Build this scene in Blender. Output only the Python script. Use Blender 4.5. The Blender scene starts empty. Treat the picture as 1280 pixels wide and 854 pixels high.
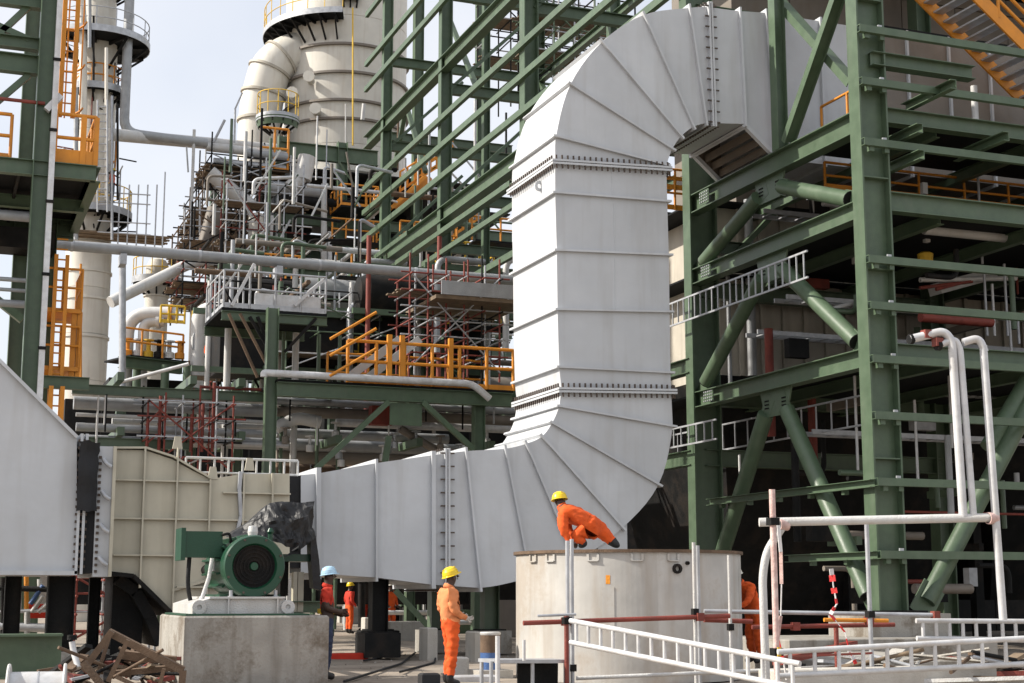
import bpy, bmesh, math, random
from mathutils import noise as NZ
from mathutils import Vector as V, Matrix
random.seed(7)
S = bpy.context.scene
COL = S.collection
# ---------------------------------------------------------------- camera, sky, sun, exposure
F, YAW, PITCH = 1891.0, math.radians(21.0), math.radians(9.46)
CAM = V((0, 0, 1.4))
cd = bpy.data.cameras.new('camera'); cam = bpy.data.objects.new('camera', cd); COL.objects.link(cam)
cam.location = CAM; cam.rotation_euler = (math.pi/2 + PITCH, 0, -YAW)
cd.sensor_width = 36.0; cd.lens = 36.0*F/1280.0; cd.clip_start = 0.2; cd.clip_end = 2000
S.camera = cam
SUN_AZ, SUN_EL = (-0.955, 0.30), math.radians(37)          # towards the sun, in plan
w = bpy.data.worlds.new('World'); S.world = w; w.use_nodes = True
wn = w.node_tree.nodes; wl = w.node_tree.links
sky = wn.new('ShaderNodeTexSky'); sky.sky_type = 'NISHITA'; sky.sun_disc = False
sky.sun_elevation = SUN_EL; sky.sun_rotation = math.atan2(SUN_AZ[0], SUN_AZ[1])
sky.air_density = 1.0; sky.dust_density = 2.0; sky.ozone_density = 1.0; sky.altitude = 0
veil = wn.new('ShaderNodeMix'); veil.data_type = 'RGBA'; veil.inputs[0].default_value = 0.74     # thin even veil of haze over the whole sky
veil.inputs[7].default_value = (5.55, 5.6, 5.8, 1)
wtc = wn.new('ShaderNodeTexCoord'); wnz = wn.new('ShaderNodeTexNoise'); wnz.inputs['Scale'].default_value = 3.0; wnz.inputs['Detail'].default_value = 5; wl.new(wtc.outputs['Generated'], wnz.inputs[0])
wmr = wn.new('ShaderNodeMapRange'); wmr.inputs[1].default_value = .35; wmr.inputs[2].default_value = .65; wmr.inputs[3].default_value = .60; wmr.inputs[4].default_value = .88; wl.new(wnz.outputs[0], wmr.inputs[0]); wl.new(wmr.outputs[0], veil.inputs[0])
wl.new(sky.outputs[0], veil.inputs[6]); wl.new(veil.outputs[2], wn['Background'].inputs[0]); wn['Background'].inputs[1].default_value = 0.15
sd = bpy.data.lights.new('sun', 'SUN'); sd.energy = 5.0; sd.angle = math.radians(0.5); sd.color = (1.0, 0.94, 0.84)
sun = bpy.data.objects.new('sun', sd); COL.objects.link(sun)
_ch = math.cos(SUN_EL)/math.hypot(*SUN_AZ)
SUND = V((SUN_AZ[0]*_ch, SUN_AZ[1]*_ch, math.sin(SUN_EL)))
sun.rotation_euler = SUND.to_track_quat('Z', 'Y').to_euler(); sun.location = (-30, 20, 60)
S.view_settings.view_transform = 'Standard'; S.view_settings.look = 'None'
S.view_settings.exposure = 0.3; S.view_settings.gamma = 1.0
S.render.engine = 'CYCLES'
S.cycles.max_bounces = 4; S.cycles.diffuse_bounces = 1; S.cycles.glossy_bounces = 2

# ---------------------------------------------------------------- measuring: rays and planes of the place
RT = V((math.cos(YAW), -math.sin(YAW), 0)); FW = V((math.sin(YAW)*math.cos(PITCH), math.cos(YAW)*math.cos(PITCH), math.sin(PITCH)))
UPV = RT.cross(FW); FH = V((math.sin(YAW), math.cos(YAW), 0))
def W(px, py, X=None, Y=None, Z=None, D=None):
    d = FW*F + RT*(px-640) + UPV*(427-py)
    if X is not None: t = (X-CAM.x)/d.x
    elif Y is not None: t = (Y-CAM.y)/d.y
    elif Z is not None: t = (Z-CAM.z)/d.z
    else: t = D/d.dot(FH)
    return CAM + d*t
def _solve(n, X, Y, Z):
    if X is None: return CAM.x - (n.y*(Y-CAM.y) + n.z*(Z-CAM.z))/n.x
    if Y is None: return CAM.y - (n.x*(X-CAM.x) + n.z*(Z-CAM.z))/n.y
    return CAM.z - (n.x*(X-CAM.x) + n.y*(Y-CAM.y))/n.z
def sx(px, X=None, Y=None, Z=None): return _solve(RT*F - FW*(px-640), X, Y, Z)
def sy(py, X=None, Y=None, Z=None): return _solve(UPV*F - FW*(427-py), X, Y, Z)

# ---------------------------------------------------------------- mesh builder
class MB:
    def __init__(s): s.v = []; s.f = []; s.m = []; s.mi = 0; s.sm = []
    def add(s, vs, fs, smooth=False):
        o = len(s.v); s.v += [V(p) for p in vs]
        for f in fs: s.f.append([i+o for i in f]); s.m.append(s.mi); s.sm.append(smooth)
        return s
    def hexa(s, p):     # 8 corners: bottom ring 0-3, top ring 4-7
        return s.add(p, [(3,2,1,0),(4,5,6,7),(0,1,5,4),(1,2,6,5),(2,3,7,6),(3,0,4,7)])
    def box(s, c, d, rz=0.0):
        c = V(c); x, y, z = d[0]/2, d[1]/2, d[2]/2; m = Matrix.Rotation(rz, 3, 'Z')
        return s.hexa([c + m@V(q) for q in ((-x,-y,-z),(x,-y,-z),(x,y,-z),(-x,y,-z),(-x,-y,z),(x,-y,z),(x,y,z),(-x,y,z))])
    def span(s, a, b):
        a, b = V(a), V(b); return s.box((a+b)/2, [abs(b[i]-a[i]) for i in range(3)])
    def frame(s, p, q, up):
        p, q = V(p), V(q); t = (q-p).normalized(); up = V(up)
        if abs(t.dot(up.normalized())) > .97: up = V((1,0,0)) if abs(t.x) < .9 else V((0,1,0))
        sd_ = t.cross(up).normalized(); return p, q, t, sd_, sd_.cross(t)
    def bar(s, p, q, wd, h, up=(0,0,1)):
        p, q, t, a, b = s.frame(p, q, up); a = a*wd/2; b = b*h/2
        return s.hexa([p-a-b, p+a-b, q+a-b, q-a-b, p-a+b, p+a+b, q+a+b, q-a+b])
    def prof(s, p, q, pr, up=(0,0,1)):
        p, q, t, a, b = s.frame(p, q, up); n = len(pr)
        vs = [p+a*u+b*v for u, v in pr]+[q+a*u+b*v for u, v in pr]
        fs = [(i, (i+1) % n, n+(i+1) % n, n+i) for i in range(n)]+[tuple(range(n))[::-1], tuple(range(n, 2*n))]
        return s.add(vs, fs)
    def ibeam(s, p, q, h, b, up=(0,0,1), tf=None, tw=None):
        tf = tf or max(.018, h*.05); tw = tw or max(.014, b*.06); x, y = b/2, h/2
        return s.prof(p, q, [(-x,-y),(x,-y),(x,-y+tf),(tw/2,-y+tf),(tw/2,y-tf),(x,y-tf),(x,y),(-x,y),(-x,y-tf),(-tw/2,y-tf),(-tw/2,-y+tf),(-x,-y+tf)], up)
    def chan(s, p, q, h, b, up=(0,0,1)):
        t = max(.012, h*.08); x, y = b/2, h/2
        return s.prof(p, q, [(x,-y),(x,y),(-x,y),(-x,y-t),(x-t,y-t),(x-t,-y+t),(-x,-y+t),(-x,-y)], up)
    def path(s, pts, r, n=8, caps=True):
        pts = [V(p) for p in pts]; rs = r if isinstance(r, (list, tuple)) else [r]*len(pts); vs = []; fs = []
        a = None
        for i, p in enumerate(pts):
            t = ((pts[i+1]-p) if i == 0 else (p-pts[i-1]) if i == len(pts)-1 else ((pts[i+1]-p).normalized()+(p-pts[i-1]).normalized())).normalized()
            if a is None:
                u = V((0,0,1)) if abs(t.z) < .9 else V((1,0,0)); a = t.cross(u).normalized()
            else: a = (a - t*a.dot(t)).normalized()
            b = t.cross(a); k = 1.0
            if 0 < i < len(pts)-1: k = 1.0/max(.6, math.sqrt(max(.1, (1+(pts[i+1]-p).normalized().dot((p-pts[i-1]).normalized()))/2)))
            for j in range(n):
                th = 2*math.pi*j/n; vs.append(p+(a*math.cos(th)+b*math.sin(th))*rs[i]*(k if len(pts) > 2 else 1))
        for i in range(len(pts)-1):
            for j in range(n): fs.append((i*n+j, i*n+(j+1) % n, (i+1)*n+(j+1) % n, (i+1)*n+j))
        s.add(vs, fs, True)
        if caps: s.add(vs[:n], [tuple(range(n))[::-1]]); s.add(vs[-n:], [tuple(range(n))])
        return s
    def tube(s, p, q, r, n=8): return s.path([p, q], r, n)
    def lathe(s, c, pr, n=24, axis=(0,0,1), a0=0.0, a1=2*math.pi):
        c = V(c); ax = V(axis).normalized(); u = V((1,0,0)) if abs(ax.x) < .9 else V((0,1,0)); a = ax.cross(u).normalized(); a, b = -ax.cross(a), a
        full = abs(a1-a0-2*math.pi) < 1e-6; k = n if full else n+1; vs = []
        for r, z in pr:
            for j in range(k):
                th = a0+(a1-a0)*j/n; vs.append(c+ax*z+(a*math.cos(th)+b*math.sin(th))*r)
        fs = []
        for i in range(len(pr)-1):
            for j in range(n):
                j2 = (j+1) % k
                fs.append((i*k+j, i*k+j2, (i+1)*k+j2, (i+1)*k+j))
        # split sharp: each band separately so flat bands keep their edges
        for i in range(len(pr)-1):
            band = [vs[i*k+j] for j in range(k)]+[vs[(i+1)*k+j] for j in range(k)]
            s.add(band, [(j, (j+1) % k, k+(j+1) % k, k+j) for j in range(n)], True)
        return s
    def prism(s, poly, y0, y1):     # polygon in X-Z pushed along Y
        n = len(poly); vs = [V((x, y0, z)) for x, z in poly]+[V((x, y1, z)) for x, z in poly]
        return s.add(vs, [(i, (i+1) % n, n+(i+1) % n, n+i) for i in range(n)]+[tuple(range(n))[::-1], tuple(range(n, 2*n))])
    def build(s, name, m, parent=None, **props):
        o_ = V(parent['_o']) if parent and '_o' in parent else V((0,0,0))
        if parent is None and 'at' in props: o_ = V(props.pop('at'))
        me = bpy.data.meshes.new(name); me.from_pydata([p-o_ for p in s.v], [], s.f)
        ms = m if isinstance(m, (list, tuple)) else [m]
        for k in ms: me.materials.append(k)
        me.polygons.foreach_set('material_index', s.m); me.polygons.foreach_set('use_smooth', s.sm)
        bm = bmesh.new(); bm.from_mesh(me); bmesh.ops.recalc_face_normals(bm, faces=bm.faces); bm.to_mesh(me); bm.free()
        o = bpy.data.objects.new(name, me); COL.objects.link(o)
        if parent: o.parent = parent; o['_o'] = list(o_)
        else: o.location = o_; o['_o'] = list(o_)
        for k, v_ in props.items(): o[k] = v_
        return o
def thing(name, label, cat, loc, group=None):
    o = bpy.data.objects.new(name, None); COL.objects.link(o); o.location = loc; o.empty_display_size = .2
    o['_o'] = list(loc); o['label'] = label; o['category'] = cat
    if group: o['group'] = group
    return o
def tag(o, label, cat, group=None):
    o['label'] = label; o['category'] = cat
    if group: o['group'] = group
    return o
def copy_thing(src, loc, label=None):
    r = src.copy(); COL.objects.link(r); r.location = loc
    if label: r['label'] = label
    for ch in list(src.children):
        c = ch.copy(); COL.objects.link(c); c.parent = r
        for g in list(ch.children):
            d = g.copy(); COL.objects.link(d); d.parent = c
    return r
def bend(pts, rad, k=5):
    pts = [V(p) for p in pts]; out = [pts[0]]
    for i in range(1, len(pts)-1):
        a, b, c = pts[i-1], pts[i], pts[i+1]; u = (a-b); v_ = (c-b); L = min(rad, u.length*.48, v_.length*.48)
        p, q = b+u.normalized()*L, b+v_.normalized()*L
        for j in range(k+1):
            t = j/k; out.append(p*(1-t)**2 + b*2*t*(1-t) + q*t*t)
    return out+[pts[-1]]

# ---------------------------------------------------------------- materials
def mat(name, c, rough=.5, metal=0.0, var=.14, sc=2.5, streak=.0, dirt=(.22,.17,.12), bump=.02, fine=40.0, rnd=.06, spot=0.0, spec=.5):
    m = bpy.data.materials.new(name); m.use_nodes = True; n = m.node_tree.nodes; l = m.node_tree.links; b = n['Principled BSDF']
    tc = n.new('ShaderNodeTexCoord'); geo = n.new('ShaderNodeNewGeometry')
    mp = n.new('ShaderNodeMapping'); l.new(geo.outputs['Position'], mp.inputs[0])
    nz = n.new('ShaderNodeTexNoise'); nz.inputs['Scale'].default_value = sc; nz.inputs['Detail'].default_value = 6; l.new(mp.outputs[0], nz.inputs[0])
    rp = n.new('ShaderNodeMapRange'); rp.inputs[1].default_value = .3; rp.inputs[2].default_value = .7; rp.inputs[3].default_value = 1-var; rp.inputs[4].default_value = 1+var*.6
    l.new(nz.outputs[0], rp.inputs[0])
    oi = n.new('ShaderNodeObjectInfo'); rr = n.new('ShaderNodeMapRange'); rr.inputs[3].default_value = 1-rnd; rr.inputs[4].default_value = 1+rnd; l.new(oi.outputs['Random'], rr.inputs[0])
    mu = n.new('ShaderNodeMath'); mu.operation = 'MULTIPLY'; l.new(rp.outputs[0], mu.inputs[0]); l.new(rr.outputs[0], mu.inputs[1])
    mx = n.new('ShaderNodeVectorMath'); mx.operation = 'SCALE'; mx.inputs[0].default_value = c; l.new(mu.outputs[0], mx.inputs['Scale'])
    out = mx.outputs[0]
    if streak > 0:
        m2 = n.new('ShaderNodeMapping'); m2.inputs['Scale'].default_value = (2.6, 2.6, .22); l.new(geo.outputs['Position'], m2.inputs[0])
        n2 = n.new('ShaderNodeTexNoise'); n2.inputs['Scale'].default_value = 1.6; n2.inputs['Detail'].default_value = 5; l.new(m2.outputs[0], n2.inputs[0])
        r2 = n.new('ShaderNodeMapRange'); r2.inputs[1].default_value = .5; r2.inputs[2].default_value = .78; r2.inputs[4].default_value = streak; l.new(n2.outputs[0], r2.inputs[0])
        mi = n.new('ShaderNodeMix'); mi.data_type = 'RGBA'; l.new(r2.outputs[0], mi.inputs[0]); l.new(out, mi.inputs[6]); mi.inputs[7].default_value = (*dirt, 1); out = mi.outputs[2]
    if spot > 0:
        n3 = n.new('ShaderNodeTexNoise'); n3.inputs['Scale'].default_value = sc*.5; n3.inputs['Detail'].default_value = 8; n3.inputs['Roughness'].default_value = .7; l.new(geo.outputs['Position'], n3.inputs[0])
        r3 = n.new('ShaderNodeMapRange'); r3.inputs[1].default_value = .50; r3.inputs[2].default_value = .62; r3.inputs[4].default_value = spot; l.new(n3.outputs[0], r3.inputs[0])
        mi = n.new('ShaderNodeMix'); mi.data_type = 'RGBA'; l.new(r3.outputs[0], mi.inputs[0]); l.new(out, mi.inputs[6]); mi.inputs[7].default_value = (*dirt, 1); out = mi.outputs[2]
    l.new(out, b.inputs['Base Color']); b.inputs['Metallic'].default_value = metal; b.inputs['Specular IOR Level'].default_value = spec
    rg = n.new('ShaderNodeMapRange'); rg.inputs[3].default_value = max(0, rough-.1); rg.inputs[4].default_value = min(1, rough+.12); l.new(nz.outputs[0], rg.inputs[0]); l.new(rg.outputs[0], b.inputs['Roughness'])
    if bump > 0:
        nf = n.new('ShaderNodeTexNoise'); nf.inputs['Scale'].default_value = fine; nf.inputs['Detail'].default_value = 3; l.new(geo.outputs['Position'], nf.inputs[0])
        bp = n.new('ShaderNodeBump'); bp.inputs['Strength'].default_value = .5; bp.inputs['Distance'].default_value = bump; l.new(nf.outputs[0], bp.inputs['Height']); l.new(bp.outputs[0], b.inputs['Normal'])
    return m
M = dict(
 duct=mat('grey_duct_paint', (.565,.58,.60), .45, var=.09, sc=.9, streak=.30, dirt=(.36,.34,.31), bump=.09, fine=1.1, rnd=.05),
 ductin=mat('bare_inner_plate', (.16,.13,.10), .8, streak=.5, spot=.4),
 bolt=mat('dark_bolt_steel', (.10,.075,.06), .6, metal=.3),
 cream=mat('cream_casing_paint', (.53,.49,.385), .5, var=.08, streak=.3, dirt=(.30,.26,.18), bump=.012, fine=2.0),
 vessel=mat('cream_vessel_paint', (.70,.665,.59), .55, var=.08, sc=1.2, streak=.3, dirt=(.40,.30,.2)),
 green=mat('green_steel_paint', (.082,.126,.074), .42, var=.16, streak=.3, dirt=(.13,.15,.11), bump=.006, sc=3.5, spot=.10),
 dgreen=mat('motor_green_paint', (.008,.058,.028), .35, var=.1, bump=.004),
 orange=mat('orange_safety_paint', (.72,.27,.02), .5, var=.14, streak=.2, dirt=(.35,.15,.04)),
 yellow=mat('yellow_safety_paint', (.75,.47,.03), .5),
 galv=mat('galvanised_tube', (.46,.47,.49), .42, metal=.35, var=.2, sc=5, bump=.004),
 alu=mat('aluminium_tube', (.66,.66,.665), .4, metal=.15, var=.2, sc=6, spot=.35, dirt=(.30,.26,.22), streak=.3, bump=.003),
 white=mat('white_pipe_paint', (.60,.595,.58), .45, var=.16, spot=.3, streak=.35, dirt=(.38,.33,.27)),
 pipe=mat('pipe_cladding', (.36,.37,.38), .45, metal=.25, var=.18, streak=.2),
 rust=mat('red_oxide_tube', (.24,.045,.03), .6, var=.3, sc=6, spot=.4, dirt=(.10,.04,.03)),
 board=mat('scaffold_board', (.20,.145,.095), .85, var=.35, sc=4),
 wood=mat('old_timber', (.17,.11,.07), .85, var=.4, sc=5, spot=.5, dirt=(.05,.035,.025)),
 conc=mat('cast_concrete', (.36,.34,.305), .88, var=.2, sc=2.2, streak=.7, spot=.75, dirt=(.11,.08,.05), bump=.02, fine=25),
 concl=mat('pale_concrete', (.52,.49,.44), .88, var=.18, sc=2.5, streak=.3, spot=.3, dirt=(.28,.24,.19), bump=.02),
 tank=mat('tank_pale_paint', (.53,.51,.475), .6, var=.18, sc=1.6, streak=.6, dirt=(.34,.27,.2), bump=.02, fine=3, spot=.55),
 black=mat('black_canvas', (.012,.012,.014), .75, var=.3, sc=8, bump=.03, fine=9),
 tarp=mat('black_tarpaulin', (.007,.007,.008), .5, var=.3, sc=6, spot=.2, dirt=(.05,.045,.04), bump=.03, fine=7),
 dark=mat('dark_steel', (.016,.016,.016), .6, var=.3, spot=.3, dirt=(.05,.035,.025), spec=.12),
 grate=mat('floor_grating', (.018,.019,.02), .7, var=.3, spec=.1),
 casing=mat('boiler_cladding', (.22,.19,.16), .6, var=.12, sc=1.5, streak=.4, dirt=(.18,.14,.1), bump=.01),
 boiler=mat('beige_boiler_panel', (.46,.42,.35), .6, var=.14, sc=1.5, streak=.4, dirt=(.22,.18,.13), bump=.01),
 cor=mat('orange_coverall', (.78,.105,.012), .85, var=.2, sc=9, bump=.02, fine=16, spot=.4, dirt=(.42,.05,.012)),
 cpeach=mat('faded_orange_coverall', (.74,.26,.10), .85, var=.2, sc=9, bump=.012, fine=22, spot=.2, dirt=(.6,.16,.04)),
 cred=mat('red_shirt', (.55,.035,.015), .85, var=.15, sc=9, bump=.01, fine=22),
 jean=mat('blue_jeans', (.035,.05,.10), .85, var=.25, sc=9),
 skin=mat('dark_skin', (.055,.028,.018), .5, var=.1, sc=12, bump=0),
 boot=mat('black_boot', (.012,.012,.013), .5),
 glove=mat('pale_glove', (.55,.50,.44), .85),
 hy=mat('yellow_helmet', (.85,.58,.02), .3, var=.05, bump=0),
 hb=mat('pale_blue_helmet', (.42,.62,.78), .3, var=.05, bump=0),
 hw=mat('white_helmet', (.75,.72,.62), .3, var=.05, bump=0),
 eye=mat('eye_white', (.6,.56,.5), .3, bump=0),
 tapeR=mat('red_tape', (.68,.03,.03), .5), tapeW=mat('white_tape', (.75,.73,.72), .5),
 blue=mat('blue_plastic', (.06,.13,.32), .45), pink=mat('pink_white_sleeve', (.62,.42,.38), .6, var=.25, sc=9, spot=.5, dirt=(.7,.62,.58)),
)
def concrete_ground():
    m = mat('site_ground', (.34,.285,.23), .95, var=.35, sc=1.3, spot=.85, dirt=(.13,.10,.075), bump=.05, fine=5, rnd=0)
    return m
M['ground'] = concrete_ground()

# ---------------------------------------------------------------- shared small builders
def B(parent, name, m, fn, **k):
    b = MB(); fn(b); return b.build(name, M[m] if isinstance(m, str) else m, parent, **k)
def ib(parent, p, q, h, b, m='green', up=(0,0,1), name='beam'): return MB().ibeam(p, q, h, b, up).build(name, M[m], parent)
def tb(parent, p, q, r, m='galv', name='tube', n=8): return MB().tube(p, q, r, n).build(name, M[m], parent)
def br(parent, p, q, wd, h, m='green', name='beam', up=(0,0,1)): return MB().bar(p, q, wd, h, up).build(name, M[m], parent)
def pp(parent, pts, r, m='white', name='pipe', rad=.5, n=10, k=5): return MB().path(bend(pts, rad, k), r, n).build(name, M[m], parent)
def rail(parent, pts, h=1.1, step=1.5, m='orange', r=.03, toe=True):
    pts = [V(p) for p in pts]
    for z, nm in ((h, 'top_rail'), (h*.52, 'mid_rail')):
        b = MB()
        for a, c in zip(pts, pts[1:]): b.tube(a+V((0,0,z)), c+V((0,0,z)), r, 6)
        b.build(nm, M[m], parent)
    if toe:
        b = MB()
        for a, c in zip(pts, pts[1:]): b.bar(a+V((0,0,.08)), c+V((0,0,.08)), .012, .15)
        b.build('toe_board', M[m], parent)
    for a, c in zip(pts, pts[1:]):
        L = (c-a).length; n = max(1, round(L/step))
        for i in range(n+1):
            if i == 0 and a != pts[0]: continue
            p = a.lerp(c, i/n); tb(parent, p, p+V((0,0,h)), r, m, 'post', 6)
def ladder(parent, p, q, side, wd, step, m, r=.022, rung='rung', stile='stile', rr=None, n=6):
    p, q, side = V(p), V(q), V(side).normalized()*wd/2
    for s_ in (-1, 1): tb(parent, p+side*s_, q+side*s_, r, m, stile, n)
    L = (q-p).length; k = int(L/step); me = None
    for i in range(1, k+1):
        c = p.lerp(q, i*step/L) if i*step < L else q
        tb(parent, c-side, c+side, rr or r*.8, m, rung, 5)
# ---------------------------------------------------------------- ground
g = MB()
xs = [-900,-300,-120,-60,-30]+[-20+2.0*i for i in range(36)]+[60,90,150,300,900]
ys = [-300,-60]+[0+2.0*i for i in range(34)]+[75,90,120,200,400,1500]
vs = [(x, y, 0 if not (18 < y < 64) else .025*math.sin(x*1.3+y*.7)+.02*math.sin(x*2.9-y*1.9)) for y in ys for x in xs]
nx = len(xs); g.add(vs, [(j*nx+i, j*nx+i+1, (j+1)*nx+i+1, (j+1)*nx+i) for j in range(len(ys)-1) for i in range(nx-1)], True)
gr = g.build('ground', M['ground']); gr['kind'] = 'structure'

# ---------------------------------------------------------------- the S-shaped air duct
YF, YB = 31.86, 34.7
def Q(px, py): p = W(px, py, Y=YF); return (p.x, p.z)
duct = thing('air_duct', 'huge pale grey S-shaped rectangular air duct rising and bending behind the tank', 'duct', (13.3, YF, 0))
EX = sx(957, Y=YF, Z=12.5)
# pairs (outer, inner) of photo points on the front face, from the fan outwards
SEC = [((376,716),(376,594)), ((397,717),(397,592)), ((470,722),(470,579)), ((541,731),(541,569)), ((600,735),(582,564)), ((662,722),(631,561)), ((719,702),(657,555)),
       ((778,660),(677,546)), ((823,606),(690,529)), ((841,533),(699,508)), ((839,490),(702,488))]
SEC2 = [((839,490),(702,488)), ((838,466),(699,459)), ((837,390),(697,387)), ((836,319),(696,313)), ((834,252),(694,241)), ((833,212),(694,203)),
        ]
SEC3 = [((833,211),(694,202)), ((833,207),(695,171)), ((840,187),(713,106)), ((851,171),(752,53)), ((866,159),(804,19)), ((882,154),(861,10)), ((891,154),(886,9)), ((931,155),(924,14)), ((974,199),(957,16))]
def arcpanel(sec, k, n=5, name='duct_panel'):      # a gore of the bend, its outer and inner plates rolled to the curve
    g4 = lambda j: sec[max(0, min(len(sec)-1, j))]
    def cr(i, t):
        a, b, c, d = [V(g4(k+j)[i]) for j in (-1, 0, 1, 2)]; m0, m1 = (c-a)*.5, (d-b)*.5
        L = (c-b).length; m0 = m0.normalized()*L if m0.length > 1e-6 else c-b; m1 = m1.normalized()*L if m1.length > 1e-6 else c-b
        return b*(2*t**3-3*t*t+1)+m0*(t**3-2*t*t+t)+c*(3*t*t-2*t**3)+m1*(t**3-t*t)
    b_ = MB(); O = [cr(0, j/n) for j in range(n+1)]; I = [cr(1, j/n) for j in range(n+1)]
    for P_, fl in ((O, 0), (I, 1)):
        vs = [V((p.x, y, p.y)) for p in P_ for y in (YF, YB)]; b_.add(vs, [(2*j, 2*j+1, 2*j+3, 2*j+2) for j in range(n)], True)
    ring = [V((p.x, 0, p.y)) for p in O]+[V((p.x, 0, p.y)) for p in reversed(I)]
    for y in (YF, YB): b_.add([V((p.x, y, p.z)) for p in ring], [tuple(range(len(ring)))])
    return b_.build(name, M['duct'], duct)
def panel(a, b, name='duct_panel', open_bottom=False, m='duct'):
    (o0, i0), (o1, i1) = a, b
    P0 = [V((*o0, 0)), V((*i0, 0)), V((*i1, 0)), V((*o1, 0))]
    vs = [V((p.x, YF, p.y)) for p in P0]+[V((p.x, YB, p.y)) for p in P0]
    b_ = MB(); fs = [(0,1,2,3), (7,6,5,4), (1,5,6,2)]
    if not open_bottom: fs.append((0,3,7,4))
    b_.add(vs, fs); return b_.build(name, M[m], duct)
def rib(o, i, ext=.085, th=.05, name='stiffener_rib', m='duct'):
    o, i = V(o), V(i); d = (o-i).normalized(); o2, i2 = o+d*ext, i-d*ext; t = V((-d.y, d.x))*th/2
    b_ = MB(); a = [o2-t, o2+t, i2+t, i2-t]
    b_.hexa([V((p.x, YF-ext, p.y)) for p in a]+[V((p.x, YB+ext, p.y)) for p in a]); return b_.build(name, M[m], duct)
def bolted(o, i, gap=.14, ext=.11):
    o, i = V(o), V(i); d = (o-i).normalized(); t = V((-d.y, d.x))
    for s_ in (-1, 1): rib(o+t*s_*.035, i+t*s_*.035, ext, .05, 'flange')
    bb = MB(); L = (o-i).length; n_ = int(L/gap)
    for k in range(n_+1):
        p = i.lerp(o, k/n_); bb.bar((p.x-t.x*.16, YF-.085, p.y-t.y*.16), (p.x+t.x*.16, YF-.085, p.y+t.y*.16), .034, .034, (0,1,0))
    for k in range(int((YB-YF)/.13)+1):
        for c in (i-d*.085, o+d*.085):
            bb.bar((c.x-t.x*.16, YF+k*.13, c.y-t.y*.16), (c.x+t.x*.16, YF+k*.13, c.y+t.y*.16), .034, .034, (0,1,0))
    bb.build('flange_bolts', M['bolt'], duct, kind='stuff')
s1 = [(Q(*a), Q(*b)) for a, b in SEC]; s2 = [(Q(*a), Q(*b)) for a, b in SEC2]; s3 = [(Q(*a), Q(*b)) for a, b in SEC3]
for k in range(len(s1)-1): (arcpanel(s1, k) if k >= 4 and k < 9 else panel(s1[k], s1[k+1]))
for k in range(len(s2)-1): panel(s2[k], s2[k+1])
for k in range(len(s3)-1): arcpanel(s3, k) if k < 6 else panel(s3[k], s3[k+1], open_bottom=(k >= 7))
for k, s_ in enumerate(s1):
    if k == 1: rib(*s_, ext=.12, th=.10)
    elif k == 3: rib(*s_, th=.09)
    elif 0 < k < 10: rib(*s_)
for k, s_ in enumerate(s2):
    if 0 < k < 5: rib(*s_)
for k, s_ in enumerate(s3):
    if k in (1,2,3,4,5,7,8): rib(*s_)
bolted(*s2[0]); bolted(*s2[5]); bolted(*s3[6], .27)
bolted(Q(558,733), Q(558,567), .27)
# horizontal run to the right, behind the steel frame
zt, zb = s3[-1][1][1], s3[-1][0][1]; x0 = s3[-1][0][0]; k = 0
while x0 < 31:
    x1 = x0+1.32; (panel if x0 < 20.8 else lambda *q: panel(*q, m='casing'))(((x0, zb), (x0, zt)), ((x1, zb), (x1, zt))); rib((x0, zb), (x0, zt), th=.06); x0 = x1; k += 1  # farther panels take a darker colour in place of the structure's shade
# louvred opening in the sloping underside where the duct deepens
(ox, oz), (px_, pz_) = s3[7][0], s3[8][0]; dl = V((px_-ox, 0, pz_-oz)); nl = V((-dl.z, 0, dl.x)).normalized(); nl = nl if nl.z > 0 else -nl; dn = dl.normalized()
oc = lambda f, y, h=0: V((ox, y, oz))+dl*f+nl*h
for f in (.03, .97): B(duct, 'opening_lip', 'duct', lambda b: b.bar(oc(f, YF+.02), oc(f, YB-.02), .12, .14, nl))
for y in (YF+.05, YB-.05): B(duct, 'opening_lip', 'duct', lambda b: b.bar(oc(.06, y), oc(.94, y), .14, .1, nl))
for f in (.28, .5, .72): B(duct, 'damper_blade', 'ductin', lambda b: b.bar(oc(f, YF+.1, .12), oc(f, YB-.1, .12), .20, .03, nl+dn*.9))
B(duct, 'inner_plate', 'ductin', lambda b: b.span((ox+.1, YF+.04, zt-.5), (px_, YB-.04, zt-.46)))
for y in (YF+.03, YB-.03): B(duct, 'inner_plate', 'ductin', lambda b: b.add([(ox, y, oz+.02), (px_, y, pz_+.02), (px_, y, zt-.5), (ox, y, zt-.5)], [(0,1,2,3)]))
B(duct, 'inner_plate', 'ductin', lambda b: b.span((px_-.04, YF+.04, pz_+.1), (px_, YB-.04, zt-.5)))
# lifting lugs on the left face, support skirt under the lower bend
for py in (232, 238):
    p = V((s2[4][1][0]-.03, YF+.9, sy(233, X=s2[4][1][0], Y=YF+.9)))
B(duct, 'lifting_lug', 'duct', lambda b: b.lathe(p, [(.06,-.02),(.13,-.02),(.13,.02),(.06,.02),(.06,-.02)], 12, (0,1,0)))
sp = Q(785,656); sq = Q(785,700)
B(duct, 'support_leg', 'duct', lambda b: b.span((sp[0]-.75, YF+.05, 1.2), (sp[0], YF+.5, sp[1]+.45)))
# narrow seam lines where plates meet, real raised weld beads
for px, a, b_ in ((766, 216, 250), (768, 255, 316), (768, 322, 386)):
    x = sx(px, Y=YF, Z=10); MB().bar((x, YF-.002, sy(a, X=x, Y=YF)), (x, YF-.002, sy(b_, X=x, Y=YF)), .02, .012, (0,1,0)).build('weld_seam', M['duct'], duct)
# black flexible joint at the fan end
B(duct, 'flexible_joint', 'black', lambda b: b.span((s1[0][0][0]-.30, YF+.05, s1[0][0][1]+.1), (s1[0][0][0]-.0, YB-.05, s1[0][1][1]-.02)))
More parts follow.
